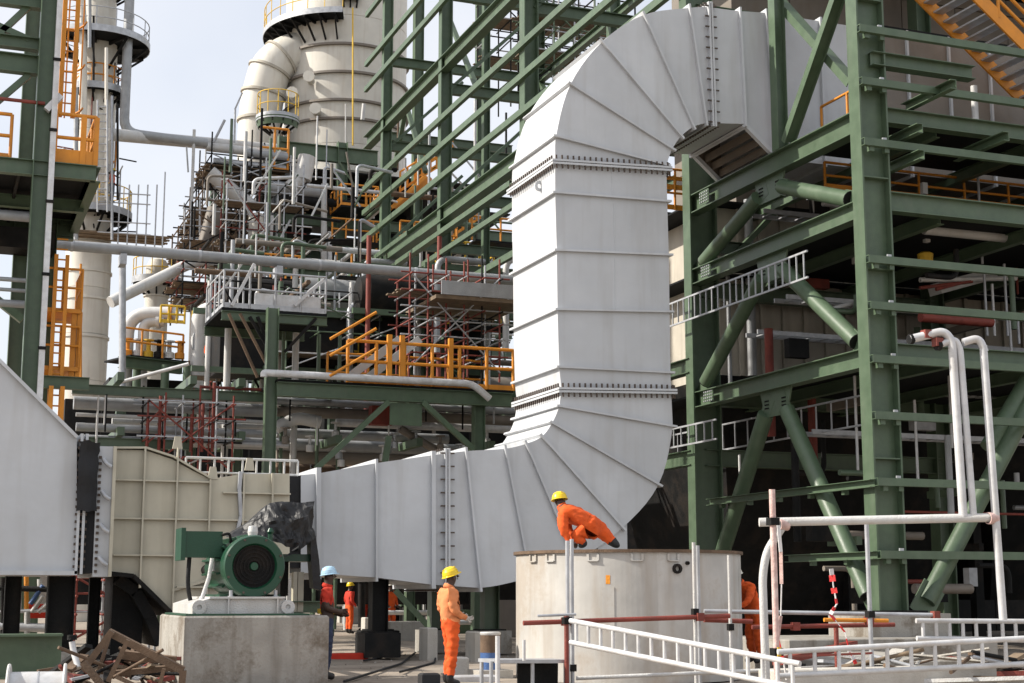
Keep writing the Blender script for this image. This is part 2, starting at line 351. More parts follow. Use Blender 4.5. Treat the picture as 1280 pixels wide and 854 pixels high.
# supports under the horizontal run
for px, yy in ((473, YF+.5), (473, YB-.3), (612, YF+1.6), (546, YB-.3)):
    x = sx(px, Y=yy, Z=1.2); t = thing('duct_support', 'dark green steel post on a block under the grey duct', 'post', (x, yy, 0), 'posts under the horizontal duct')
    t['label'] = {0:'black steel post on a dark block under the second rib of the grey duct', 1:'rear dark post half hidden behind the black duct post', 2:'green steel post under the lower bend of the grey duct', 3:'dark green post under the bolted flange of the grey duct'}[[(473,YF+.5),(473,YB-.3),(612,YF+1.6),(546,YB-.3)].index((px,yy))]
    b = MB(); b.ibeam((x, yy, .55), (x, yy, 2.3), .36, .34, (1,0,0)); b.build('column', M['dark' if px == 473 else 'green'], t)
    B(t, 'plinth', 'dark' if px == 473 else 'conc', lambda b: b.box((x, yy, .3), (.8, .8, .52)))
    B(t, 'base_plate', 'dark', lambda b: b.box((x, yy, .575), (.6, .6, .03)))
# ---------------------------------------------------------------- fan casing
YC = 30.6
def Qc(px, py, Y=YC): p = W(px, py, Y=Y); return (p.x, p.z)
fan = thing('fan_casing', 'cream steel fan casing with a grid of stiffener ribs behind the green motor', 'fan', (W(250,742,Y=YC).x, YC, 0))
outl = [(140,562),(182,563),(215,574),(240,588),(262,599),(300,593),(362,592),(362,722),(330,762),(240,772),(214,766),(190,742),(166,719),(138,716)]
B(fan, 'casing_shell', 'cream', lambda b: b.prism([Qc(*p) for p in outl], YC, YC+2.6))
rb = lambda p, q, wd=.10: B(fan, 'stiffener_rib', 'cream', lambda b: b.bar((Qc(*p)[0], YC-.05, Qc(*p)[1]), (Qc(*q)[0], YC-.05, Qc(*q)[1]), .05, .11 if wd is None else wd, (0,1,0)))
for p, q in (((181,560),(180,735)), ((222,560),(219,764)), ((262,600),(261,762)), ((304,592),(303,762)), ((340,592),(339,762))):
    B(fan, 'stiffener_rib', 'cream', lambda b: b.bar((Qc(*p)[0], YC-.065, Qc(*p)[1]), (Qc(*p)[0], YC-.065, Qc(*q)[1]), .13, .035, (1,0,0)) )
for p, q in (((141,600),(262,601)), ((141,648),(362,648)), ((141,694),(225,694)), ((278,616),(362,616)), ((220,734),(300,733))):
    B(fan, 'stiffener_rib', 'cream', lambda b: b.bar((Qc(*p)[0], YC-.055, Qc(*p)[1]), (Qc(*q)[0], YC-.055, Qc(*p)[1]), .11, .03, (0,0,1)))
def edge(poly, name, m, y0, y1, th):
    b = MB(); P_ = [Qc(*p) for p in poly]
    for a, c in zip(P_, P_[1:]): b.bar((a[0], (y0+y1)/2, a[1]), (c[0], (y0+y1)/2, c[1]), y1-y0, th, (0,0,1))
    return b.build(name, M[m], fan)
edge([(138,560),(182,560),(216,571),(242,586),(263,598)], 'scroll_edge', 'cream', YC-.1, YC+2.7, .04)
edge([(138,717),(166,720),(190,743),(216,769)], 'scroll_edge', 'dark', YC-.14, YC+2.7, .08)
edge([(150,724),(172,740),(190,772),(204,806)], 'inlet_bell', 'dark', YC+.2, YC+2.4, .22)
edge([(214,738),(250,728),(292,714)], 'brace_strip', 'cream', YC-.09, YC, .05)
edge([(300,590),(298,612),(300,645),(294,672)], 'lifting_strap', 'galv', YC-.12, YC-.03, .07)
for px, py in ((222,558), (312,585), (266,596)):
    q = Qc(px, py); B(fan, 'lifting_lug', 'cream', lambda b: b.prism([(q[0]-.1, q[1]-.05), (q[0]+.1, q[1]-.05), (q[0]+.06, q[1]+.2), (q[0]-.06, q[1]+.2)], YC-.02, YC+.03))
for px in (165, 330): B(fan, 'foot', 'dark', lambda b: b.span((Qc(px,742)[0]-.3, YC+.6, 0), (Qc(px,742)[0]+.3, YC+2.0, 1.8)))
# ---------------------------------------------------------------- left duct, canvas joint and flange plate
YL = 29.9
Ql = lambda px, py, Y=YL: (W(px, py, Y=Y).x, W(px, py, Y=Y).z)
ld = thing('inlet_duct', 'grey sloping duct end at the left edge with a black canvas joint', 'duct', (W(40,742,Y=YL).x, YL, 0))
lz = Ql(0,716)[1]
pl = [Ql(-120,335), Ql(96,549), Ql(96,716), Ql(-120,716)]
B(ld, 'duct_panel', 'duct', lambda b: b.prism(pl, YL, YL+3.0))
B(ld, 'top_flange', 'duct', lambda b: b.bar((pl[0][0], YL+1.5, pl[0][1]+.03), (pl[1][0], YL+1.5, pl[1][1]+.03), 3.2, .06))
B(ld, 'bottom_flange', 'duct', lambda b: b.bar((pl[3][0], YL+1.5, lz), (pl[2][0], YL+1.5, lz), 3.2, .08))
fx0, fx1 = Ql(96,640)[0], Ql(106,640)[0]
B(ld, 'end_flange', 'duct', lambda b: b.span((fx0, YL-.1, lz-.02), (fx0+.05, YL+3.1, pl[1][1]+.1)))
B(ld, 'end_flange', 'duct', lambda b: b.span((fx1-.05, YL-.1, lz-.02), (fx1, YL+3.1, pl[1][1]+.1)))
B(ld, 'flange_bolts', 'bolt', lambda b: [b.box(((fx0+fx1)/2, YL-.06, lz+.12+.14*k), (.22, .05, .05)) for k in range(18)], kind='stuff')
B(ld, 'joint_web', 'black', lambda b: b.span((fx1, YL+.04, lz), (Ql(119,640)[0], YL+2.9, Ql(100,560)[1])))
cx0, cx1 = Ql(94,640)[0], Ql(119,640)[0]; cz0, cz1 = Ql(100,640)[1], Ql(100,553)[1]
b = MB(); nu, nv_ = 10, 15; cv = []
for j in range(nv_+1):
    z = cz0+(cz1-cz0)*j/nv_
    for i in range(nu+1):
        u = i/nu; q = V((cx0+(cx1-cx0)*u, 0, z)); f1 = NZ.noise((q.x*3.1, z*2.3, 1)); f2 = NZ.noise((q.x*9, z*1.6, 5))
        cv.append((q.x+.05*f1*(1 if 0 < i < nu else 1.6)+(.06 if j > nv_-3 and i == nu else 0), YL-.20-.10*math.sin(math.pi*u)-.05*f2-.03*math.sin(z*9), z+.05*NZ.noise((u*3, 2, z))))
b.add(cv, [(j*(nu+1)+i, j*(nu+1)+i+1, (j+1)*(nu+1)+i+1, (j+1)*(nu+1)+i) for j in range(nv_) for i in range(nu)], True)
b.span((cx0+.02, YL-.14, cz0+.05), (cx1-.02, YL+2.9, cz1-.08))
b.build('canvas_joint', M['black'], ld)
wx0, wx1 = Ql(119,640)[0], Ql(138,640)[0]; wz0, wz1 = Ql(128,721)[1], Ql(128,558)[1]
B(ld, 'flange_plate', 'duct', lambda b: b.span((wx0, YL-.02, wz0), (wx1, YL+3.0, wz1)))
for k in range(4):
    z = wz1-.35-.62*k; B(ld, 'flange_clip', 'galv', lambda b: b.path(bend([(wx0+.1, YL-.1, z+.1), (wx0+.16, YL-.16, z), (wx1-.04, YL-.14, z-.05)], .08), .045, 8))
B(ld, 'flange_bolts', 'bolt', lambda b: [b.box((wx0+.05, YL-.03, wz0+.1+.12*k), (.05, .06, .05)) for k in range(19)], kind='stuff')
B(ld, 'edge_strip', 'cream', lambda b: b.span((wx1, YL-.1, wz0), (wx1+.06, YL+3, wz1)))
# supports beneath the left duct
for i, (px, yy) in enumerate(((76, YL+.6), (118, YL+1.8), (16, YL+1.2))):
    x = sx(px, Y=yy, Z=1.4); t = thing('duct_stand', ('dark steel stand under the left grey duct end', 'thin dark post under the black canvas joint', 'dark post at the left edge under the grey duct')[i], 'post', (x, yy, 0), 'posts under the left duct')
    B(t, 'column', 'dark', lambda b: b.ibeam((x, yy, .32), (x, yy, lz-.05), (.5,.22,.3)[i], (.4,.2,.3)[i], (1,0,0)))
    B(t, 'plinth', 'conc', lambda b: b.box((x, yy, .15), (.9, .9, .34)))
    B(t, 'base_plate', 'dark', lambda b: b.box((x, yy, .335), (.6, .5, .03)))
# ---------------------------------------------------------------- concrete block and electric motor
DB = 23.4
bl = W(232,742,D=DB); brr = W(412,742,Y=bl.y); BY0, BY1 = bl.y, bl.y+2.6
btop = W(300,769,Y=BY0).z
b = MB(); ch = .03
x0_, x1_ = bl.x, brr.x
def chamf(b, x0, x1, y0, y1, z0, z1, c):
    pts = []
    for z, k in ((z0, 0), (z1-c, 0), (z1, c)): pts += [(x0+k+(0 if k else 0), y0+k, z), (x1-k, y0+k, z), (x1-k, y1-k, z), (x0+k, y1-k, z)]
    b.add(pts, [(3,2,1,0)]+[(r*4+i, r*4+(i+1) % 4, r*4+4+(i+1) % 4, r*4+4+i) for r in range(2) for i in range(4)]+[(8,9,10,11)])
chamf(b, x0_, x1_, BY0, BY1, -.1, btop-.01, ch)
blk = b.build('concrete_block', M['conc'], at=(x0_, BY0, 0)); tag(blk, 'stained grey concrete block carrying the green electric motor', 'concrete block')
mt = thing('electric_motor', 'big green electric motor on a pale steel bed plate', 'motor', ((x0_+x1_)/2, BY0+.6, btop))
mc = W(318,708,Y=BY0+.35); my = mc.y; s_ = (mc-CAM).dot(FH)/1917.0; R_ = 39*s_
B(mt, 'stator_body', 'dgreen', lambda b: b.lathe((mc.x, my+.42, mc.z), [(0,0),(R_*.93,0),(R_*.93,1.5),(R_*.8,1.62),(0,1.62)], 32, (0,1,0)))
for k in range(14):
    th = math.pi*(k+.5)/14*2; d = V((math.cos(th), 0, math.sin(th)))
    B(mt, 'cooling_fin', 'dgreen', lambda b: b.bar(V((mc.x, my+.5, mc.z))+d*R_*.96, V((mc.x, my+1.9, mc.z))+d*R_*.96, .03, .1, d))
es = B(mt, 'end_shield', 'dgreen', lambda b: b.lathe((mc.x, my, mc.z), [(R_*.70,.0),(R_*.73,-.03),(R_*.96,-.03),(R_*1.0,.02),(R_*1.0,.30),(R_*.9,.42),(R_*.66,.42),(R_*.66,.05),(R_*.70,0)], 40, (0,1,0)))
fn = B(mt, 'fan_grille', 'dark', lambda b: b.lathe((mc.x, my+.03, mc.z), [(0,.02),(R_*.71,.02),(R_*.71,.08),(0,.08)], 32, (0,1,0)))
gb = MB()
for rr in (.2,.32,.44,.56,.66): gb.lathe((mc.x, my+.02, mc.z), [(R_*rr-.007,-.0),(R_*rr+.007,-.0),(R_*rr+.007,.02),(R_*rr-.007,.02)], 32, (0,1,0))
gb.build('grille_ring', M['dark'], fn)
B(fn, 'hub_cap', 'dgreen', lambda b: b.lathe((mc.x, my-.01, mc.z), [(0,0),(R_*.12,0),(R_*.14,.05)], 16, (0,1,0)))
for k in range(8):
    th = math.pi*2*(k+.5)/8; d = V((math.cos(th), 0, math.sin(th)))
    B(es, 'flange_bolt', 'bolt', lambda b: b.lathe(V((mc.x, my-.05, mc.z))+d*R_*.9, [(0,0),(.02,0),(.02,.04)], 6, (0,1,0)))
c0, c1 = W(231,664,Y=my+.7), W(277,697,Y=my+.7)
tbx = B(mt, 'terminal_box', 'dgreen', lambda b: b.box(((c0.x+c1.x)/2, my+.9, (c0.z+c1.z)/2), (c1.x-c0.x, .5, c0.z-c1.z)))
B(tbx, 'box_cover', 'dgreen', lambda b: b.box((c0.x-.03, my+.9, (c0.z+c1.z)/2), (.07, .6, c0.z-c1.z+.1)))
B(tbx, 'box_neck', 'dgreen', lambda b: b.bar((c1.x-.03, my+.9, c1.z+.12), (mc.x-R_*.7, my+.9, mc.z+R_*.5), .3, .24))
B(mt, 'cable_gland', 'dark', lambda b: b.path(bend([(c1.x-.02, my+.62, c0.z-.06), (c1.x+.10, my+.6, c0.z-.02), (c1.x+.16, my+.65, c1.z+.1)], .08), .022, 8))
for sg in (-1, 1):      # feet and bed plate
    B(mt, 'mounting_foot', 'dgreen', lambda b: b.bar((mc.x+sg*R_*.75, my+.9, btop+.28), (mc.x+sg*R_*.98, my+.9, btop+.28), 1.3, .07))
    B(mt, 'foot_bolt', 'galv', lambda b: b.lathe((mc.x+sg*R_*.72, my+.02, btop+.24), [(.0,.14),(.03,.14),(.03,.05),(.05,.05),(.05,0)], 8))
bx0, bx1 = W(240,742,Y=my).x, W(366,742,Y=my).x
bb = MB(); bb.prism([(bx0, btop+.0), (bx1, btop+.0), (bx1, btop+.17), (bx1-.18, btop+.25), (bx0+.25, btop+.25), (bx0, btop+.17)], my-.1, my+1.9); bb.build('bed_plate', M['white'], mt)
B(mt, 'bed_flange', 'white', lambda b: b.span((bx0+.25, my-.16, btop+.25), (bx1-.15, my+1.9, btop+.28)))
for k, px in enumerate((284, 345)):
    x = W(px,742,Y=my).x; B(mt, 'bed_stiffener', 'white', lambda b: b.span((x-.012, my-.15, btop+.0), (x+.012, my-.1, btop+.25)))
for xx in (bx0+.1, bx1-.1): B(mt, 'lifting_eye', 'white', lambda b: b.lathe((xx, my-.13, btop+.12), [(.04,0),(.11,0),(.11,.05),(.04,.05),(.04,0)], 16, (0,1,0)))
B(mt, 'side_bracket', 'white', lambda b: b.path([(bx0+.2, my+.35, btop+.2), (W(262,720,Y=my+.3).x, my+.35, W(262,722,Y=my+.3).z), (W(266,700,Y=my+.3).x, my+.35, W(266,698,Y=my+.3).z)], .035, 6))
B(mt, 'shim_plate', 'dgreen', lambda b: b.span((x0_+.02, BY0+.06, btop-.01), (x1_-.3, BY0+2.2, btop+.02)))
B(mt, 'name_plate', 'galv', lambda b: b.box((mc.x-R_*.93, my+1.1, mc.z+.02), (.02,.3,.16)))
B(mt, 'power_cable', 'black', lambda b: b.path(bend([(c0.x+.12, my+.9, c1.z), (c0.x+.1, my+.9, c1.z-.45), (c0.x+.25, my+1.2, btop+.06), (c0.x+.2, my+2.2, btop+.05)], .25), .035, 8))
lp = W(316,668,Y=my+.5); B(mt, 'grease_cup', 'white', lambda b: b.lathe((lp.x, lp.y, lp.z-.12), [(.03,0),(.03,.1),(.075,.1),(.085,.16),(.07,.25),(0,.26)], 12))
lp = W(338,668,Y=my+.6); B(mt, 'lifting_bolt', 'dgreen', lambda b: b.lathe((lp.x, lp.y, lp.z-.1), [(.04,0),(.04,.1),(.06,.14),(.03,.2),(0,.2)], 10))
B(mt, 'shaft_coupling', 'dark', lambda b: b.lathe((mc.x, my+2.0, mc.z), [(0,0),(.12,0),(.12,.5),(.25,.5),(.25,.8),(.1,.8),(.1,2.4),(0,2.4)], 16, (0,1,0)))
# tarpaulin draped over the coupling and its frame behind the motor
ty = BY0+2.1
tp = [(300,690),(288,672),(322,640),(352,628),(392,627),(386,660),(395,672),(396,700),(400,735)]
ring = lambda Y, pts: [V((W(px, py, Y=Y).x, Y, W(px, py, Y=Y).z)) for px, py in pts]
r0 = ring(ty, [(282,672),(312,652),(336,630),(352,628),(372,630),(393,627),(389,660),(394,673),(370,688)])
r1 = ring(ty-.25, [(290,676),(318,664),(334,650),(346,648),(366,652),(384,646),(384,664),(390,676),(358,694)])
r2 = ring(ty-.35, [(300,682),(322,676),(334,676),(347,680),(356,684),(366,684),(372,684),(372,690),(350,700)])
r9 = [p+V((.1, .9, 0)) for p in ring(ty, [(284,668),(312,652),(336,630),(352,630),(372,632),(391,629),(389,660),(392,673),(370,688)])]
tm = MB(); rows = [r9, r0, r1, r2]; nn = len(r0); K = 8; gw = (nn-1)*K+1; gh = 3*K+1; gv_ = []
for jr in range(gh):
    for ic in range(gw):
        a_, fa = min(jr//K, 2), jr/K-min(jr//K, 2); i_, fi = min(ic//K, nn-2), ic/K-min(ic//K, nn-2)
        q = rows[a_][i_].lerp(rows[a_][i_+1], fi).lerp(rows[a_+1][i_].lerp(rows[a_+1][i_+1], fi), fa)
        q = q+V((.15, -1, .3))*(.16*(.35-abs(NZ.noise(q*2.6)))+.07*(.3-abs(NZ.noise((q.x*9+q.z*5, q.y*6, q.z*4-q.x*3)))))
        gv_.append(q)
tm.add(gv_, [(j*gw+i, j*gw+i+1, (j+1)*gw+i+1, (j+1)*gw+i) for j in range(gh-1) for i in range(gw-1)])
e0 = ring(ty+.1, [(388,672),(395,672),(399,700),(402,738),(392,735),(389,700)]); tm.add(e0+[p+V((.05,.5,0)) for p in e0], [tuple(range(6)), tuple(range(11,5,-1))]+[(i, (i+1) % 6, 6+(i+1) % 6, 6+i) for i in range(6)])
tpo = tm.build('tarpaulin', M['tarp'], at=tuple(r0[3])); tag(tpo, 'black tarpaulin draped over the coupling behind the green motor', 'tarpaulin')
tf = thing('coupling_stand', 'cream bearing stand and green plate under the black tarpaulin', 'stand', (W(375,742,Y=ty+.3).x, ty+.3, 0))
yy = ty+.35
for px in (372,): 
    x = W(px,742,Y=yy).x; B(tf, 'post', 'cream', lambda b: b.span((x-.09, yy-.05, 0), (x-.02, yy+.1, W(px,715,Y=yy).z))); B(tf, 'post', 'cream', lambda b: b.span((x+.0, yy-.02, 0), (x+.1, yy+.13, W(px,715,Y=yy).z)))
B(tf, 'top_plate', 'dgreen', lambda b: b.span((W(352,742,Y=yy).x, yy-.1, W(370,702,Y=yy).z), (W(390,742,Y=yy).x, yy+.6, W(370,693,Y=yy).z)))
B(tf, 'bearing_housing', 'dark', lambda b: b.span((W(354,742,Y=yy).x, yy+.25, W(370,745,Y=yy).z), (W(364,742,Y=yy).x, yy+.6, W(370,702,Y=yy).z)))
B(tf, 'base_beam', 'green', lambda b: b.ibeam((W(330,742,Y=yy).x, yy, btop+.1), (W(402,742,Y=yy).x, yy, btop+.1), .2, .2))
# ---------------------------------------------------------------- storage tank
tc = W(785,742,D=26.3); TR = 140*26.3/1917*1.0; TZ = 2.10
tk = thing('storage_tank', 'low round pale steel tank under the bend of the grey duct', 'tank', (tc.x, tc.y, 0))
def arcwall(r0, r1, z0, z1, a0, a1, n):
    b = MB(); vs = []
    for i in range(n+1):
        th = a0+(a1-a0)*i/n; c, s = math.cos(th), math.sin(th)
        vs += [(tc.x+c*r0, tc.y+s*r0, z0), (tc.x+c*r1, tc.y+s*r1, z0), (tc.x+c*r1, tc.y+s*r1, z1), (tc.x+c*r0, tc.y+s*r0, z1)]
    for i in range(n):
        for k in range(4): b.add([vs[i*4+k], vs[i*4+(k+1) % 4], vs[i*4+4+(k+1) % 4], vs[i*4+4+k]], [(0,1,2,3)], True)
    b.add(vs[:4], [(0,1,2,3)]); b.add(vs[-4:], [(3,2,1,0)])
    bm_ = b; return bm_
a_cam = math.atan2(CAM.y-tc.y, CAM.x-tc.x)
for k in range(6):
    a0 = a_cam+math.radians(14)+k*math.pi/3; arcwall(TR-.02, TR+(.004 if k % 2 else 0), 0, TZ-.05, a0, a0+math.pi/3, 24).build('shell_plate', M['tank'], tk)
arcwall(TR-.1, TR+.045, TZ-.05, TZ, 0, 2*math.pi, 96).build('rim', M['wood'], tk)
B(tk, 'cover_plate', 'conc', lambda b: b.lathe((tc.x, tc.y, TZ-.06), [(0,.02),(TR-.05,.02),(TR-.05,0),(0,0)], 48))
for px in (672, 694, 745, 796, 838):
    r = (px-785)/140.0; th = a_cam+math.asin(max(-1, min(1, r))); c = V((math.cos(th), math.sin(th), 0)); t = V((-c.y, c.x, 0)); p = V((tc.x, tc.y, TZ-.13))+c*(TR+.015)
    B(tk, 'bracket', 'tank', lambda b: (b.bar(p-t*.09+V((0,0,-.05)), p+t*.09+V((0,0,-.05)), .05, .02), b.bar(p-t*.085+V((0,0,-.05)), p-t*.085+V((0,0,.06)), .04, .02, c), b.bar(p+t*.085+V((0,0,-.05)), p+t*.085+V((0,0,.06)), .04, .02, c)))
for px, py, r_ in ((842,711,.08), (854,704,.03)):
    th = a_cam+math.asin((px-785)/140.0); c = V((math.cos(th), math.sin(th), 0)); p = V((tc.x, tc.y, 0))+c*TR; p.z = W(px, py, D=(p-CAM).dot(FH)).z
    B(tk, 'nozzle', 'dark', lambda b: b.lathe(p, [(r_*.5,.0),(r_*.5,.05),(r_,.05),(r_,0)], 12, c))
th = a_cam+math.asin((762-785)/140.0); c = V((math.cos(th), math.sin(th), 0)); p = V((tc.x, tc.y, 1.62))+c*(TR+.004)
B(tk, 'rust_patch', 'orange', lambda b: b.bar(p-V((0,0,.07)), p+V((0,0,.07)), .006, .07, V((-c.y, c.x, 0))))
B(tk, 'patch_plate', 'tank', lambda b: b.bar(p+V((0,0,-.75))-c*.0, p+V((0,0,-.12)), .012, .2, V((-c.y, c.x, 0))))

# ---------------------------------------------------------------- foreground scaffold: poles, ladder beams, barrier of pipes
def pole(name, px, py0, py1, D, r, m, label, cat='scaffold pole', px1=None, n=12, group=None, coup=()):
    p = W(px, py0, D=D); q = W(px if px1 is None else px1, py1, D=D); q = V((p.x, p.y, q.z)) if px1 is None else q
    t = thing(name, label, cat, (q.x, q.y, 0), group)
    lo = V((q.x, q.y, 0)) if py1 >= 854 else q
    B(t, 'pipe', m, lambda b: b.tube(lo, p, r, n))
    for py in coup: z = W(px, py, D=D).z; B(t, 'coupler', 'dark', lambda b: b.box((p.x, p.y, z), (r*3.2, r*3.2, .10)))
    return t
GP = 'scaffold tubes standing round the pale tank'
pole('scaffold_pole', 709, 676, 860, 22.6, .030, 'galv', 'left grey tube of the close pair of tubes in front of the pale tank', group=GP, coup=(775,))
pole('scaffold_pole', 714.5, 674, 860, 22.7, .030, 'galv', 'right grey tube of the close pair of tubes in front of the pale tank', group=GP, coup=(835,))
pole('scaffold_pole', 708, 770, 860, 22.3, .034, 'rust', 'short red oxide upright at the left end of the sloping white ladder beam', group=GP, coup=(776,))
pole('scaffold_pole', 867, 678, 860, 23.2, .028, 'white', 'left white tube of the pair in front of the tank right half', group=GP, coup=(765,))
pole('scaffold_pole', 872, 682, 860, 23.3, .028, 'galv', 'right grey tube of the pair in front of the tank right half', group=GP)
pole('scaffold_pole', 911, 694, 860, 23.4, .026, 'white', 'single pale upright in front of the right edge of the tank', group=GP, coup=(784,))
pole('scaffold_pole', 965, 612, 870, 20.6, .042, 'pink', 'tall pinkish white pole at the right end of the sloping ladder beam', group=GP, coup=(815, 652))
pole('scaffold_pole', 1083, 652, 860, 23.0, .034, 'galv', 'grey upright under the middle of the white barrier pipe', group=GP, coup=(768,))
def lad(name, label, pts, D0, D1, n, m='alu', r=.038):
    a0, a1 = W(*pts[0], D=D0), W(*pts[1], D=D1); b0, b1 = W(*pts[2], D=D0), W(*pts[3], D=D1); b0.x, b0.y, b1.x, b1.y = a0.x, a0.y, a1.x, a1.y
    t = thing(name, label, 'ladder beam', tuple(b0), 'aluminium ladder beams'); B(t, 'top_chord', m, lambda b: b.tube(a0, a1, r, 10)); B(t, 'bottom_chord', m, lambda b: b.tube(b0, b1, r, 10))
    for k in range(n):
        f = (k+.5)/n; tb(t, b0.lerp(b1, f), a0.lerp(a1, f), r*.72, m, 'rung', 8)
    return t
lad('ladder_beam', 'white ladder beam sloping down across the front of the pale tank', ((713,776),(1000,830),(713,803),(1000,861)), 22.0, 19.4, 17)
lad('ladder_beam', 'long horizontal white ladder beam low in the right foreground', ((972,815),(1300,797),(975,845),(1300,829)), 20.2, 20.8, 11)
lad('ladder_beam', 'shorter ladder beam behind and above the long one at the lower right', ((1145,776),(1310,777),(1150,798),(1310,801)), 22.6, 22.9, 10)
def horiz(name, label, px0, py0, px1, py1, D0, D1, r, m, cat='scaffold tube', group='horizontal scaffold tubes round the tank', coup=()):
    p, q = W(px0, py0, D=D0), W(px1, py1, D=D1); t = thing(name, label, cat, tuple(p.lerp(q, .5)), group); B(t, 'pipe', m, lambda b: b.tube(p, q, r, 12))
    for f in coup: c = p.lerp(q, f); B(t, 'coupler', 'rust', lambda b: b.box(c, (.11, .11, .12)))
    return t
horiz('scaffold_tube', 'long red oxide tube running across the front of the pale tank', 654, 779, 912, 770, 22.5, 23.3, .036, 'rust', coup=(.2, .85))
horiz('scaffold_tube', 'short red tube end beside the right edge of the tank', 880, 775, 940, 777, 23.4, 23.6, .036, 'rust')
horiz('scaffold_tube', 'thin red tube behind the hanging red and white tape', 940, 784, 1118, 781, 23.3, 23.8, .034, 'rust', coup=(.3,))
horiz('scaffold_tube', 'grey tube level with the foot of the green column', 880, 764, 1175, 769, 23.6, 24.0, .032, 'galv', coup=(.98,))
horiz('scaffold_tube', 'orange tube stub in front of the green column foot', 1030, 775, 1110, 776, 23.2, 23.4, .03, 'orange', coup=(.7,))
horiz('scaffold_tube', 'thin grey tube behind the upper ladder at left', 672, 770, 720, 768, 22.4, 22.5, .02, 'galv')
horiz('scaffold_tube', 'white pipe lying along the bottom of the tank', 720, 848, 960, 838, 22.8, 22.9, .03, 'white')
pole('scaffold_pole', 1045, 785, 860, 22.9, .036, 'rust', 'red oxide upright below the red and white tape', group=GP)
# barrier of welded white pipe with elbows
dd = 21.6
bp = lambda px, py, D=dd: W(px, py, D=D)
bt = thing('pipe_barrier', 'white pipe portal frame in the right foreground with bent left leg', 'pipe frame', (bp(1100,742).x, bp(1100,742).y, 0))
p0, p1, p2 = bp(949,653), bp(1240,647), bp(1262,860); p2 = V((p1.x, p1.y, 0))
pp(bt, [p0, p1], .062, 'white', 'top_pipe', .1, 12); 
B(bt, 'right_leg', 'alu', lambda b: b.tube(bp(1229,432), bp(1254,775), .056, 12))
pp(bt, [bp(982,653), bp(972,668), bp(958,690), bp(953,720), V((bp(958,860).x, bp(958,860).y, 0))], .058, 'white', 'bent_leg', .3, 12)
for px, py in ((979,656), (1240,648)): B(bt, 'elbow_clamp', 'pink', lambda b: b.lathe(bp(px,py)-V((.07,0,0)), [(.07,0),(.085,0),(.085,.14),(.07,.14)], 12, (1,0,0)))
for k, pts in enumerate(([(1138,424),(1180,414),(1190,426),(1204,646)], [(1172,432),(1194,424),(1200,436),(1217,646)], [(1204,428),(1224,422),(1231,440)])):
    if k == 2: pp(bt, [bp(*q) for q in pts], .056, 'alu', 'gooseneck', .25, 12)
    else:
        t = thing('gooseneck_pipe', ('left tall white pipe with a bent top standing on the pipe barrier', 'middle tall white pipe with a bent top on the pipe barrier')[k], 'pipe', tuple(bp(*pts[-1])), 'tall bent pipes at right')
        pp(t, [bp(*q, D=dd+.0) for q in pts], (.062, .05)[k], 'alu', 'pipe', .3, 12)
        B(t, 'end_cap', 'dark', lambda b: b.lathe(bp(*pts[0])-V((.02,0,0)), [(0,0),(.075,0),(.075,.06),(.06,.06)], 12, (1,0,0)))
        B(t, 'coupler', 'rust', lambda b: b.box(bp(pts[1][0]-22, pts[1][1]+4), (.12,.12,.12)))
# red and white barrier tape hanging, wound tape on the left pole
tpt = thing('barrier_tape', 'crumpled red and white barrier tape hanging beside the green brace', 'barrier tape', tuple(W(1043,742,D=22.9)))
path = [(1039,711),(1042,735),(1046,755),(1038,768),(1056,790),(1062,815),(1070,830)]
for k, (a, c) in enumerate(zip(path, path[1:])):
    pa, pc = W(*a, D=22.8), W(*c, D=22.8); n_ = 3
    for j in range(n_):
        u, v_ = pa.lerp(pc, j/n_), pa.lerp(pc, (j+1)/n_); wd = .07 if k < 3 else .04
        B(tpt, 'tape_strip', 'tapeR' if (j+k) % 2 else 'tapeW', lambda b: b.bar(u, v_, wd+.03*math.sin(j*2+k), .012, V((math.sin(j+k), math.cos(j+k), .1))))
tw = thing('wrapped_tape', 'red and white tape hanging in a strip beside the pinkish pole', 'barrier tape', tuple(W(976,742,D=20.7)))
pth = [(973,655),(976,690),(977,730),(976,770),(972,800),(980,830),(983,850)]
for k, (a, c) in enumerate(zip(pth, pth[1:])):
    B(tw, 'tape_strip', ('tapeW','pink','tapeW','pink','tapeR','tapeW')[k], lambda b: b.bar(W(*a, D=20.75), W(*c, D=20.75), .05, .012, V((math.sin(k), math.cos(k), .1))))
B(tw, 'yellow_tag', 'yellow', lambda b: b.box(W(974,815,D=20.4), (.05,.02,.12)))
# ---------------------------------------------------------------- right and middle green steel frame
XF = 19.0
sf = thing('process_structure', 'tall green steel frame with tube braces right of and behind the grey duct', 'steel frame', (XF, 28.6, 0))
YR = 27.9; YA = 36.1
cx = XF+.37
def hcol(x, y, z0, z1, d, b_, name='column', up=(1,0,0)): return MB().ibeam((x, y, z0), (x, y, z1), d, b_, up, .045, .04).build(name, M['green'], sf)
def gusset(pts, y0, y1, plane='X', xx=0):
    b = MB()
    if plane == 'X':
        n_ = len(pts); vs = [V((xx, y, z)) for y, z in pts]+[V((xx+.04, y, z)) for y, z in pts]
    else:
        n_ = len(pts); vs = [V((x, xx, z)) for x, z in pts]+[V((x, xx+.04, z)) for x, z in pts]
    b.add(vs, [tuple(range(n_)), tuple(range(2*n_-1, n_-1, -1))]+[(i, (i+1) % n_, n_+(i+1) % n_, n_+i) for i in range(n_)]); return b.build('gusset_plate', M['green'], sf)
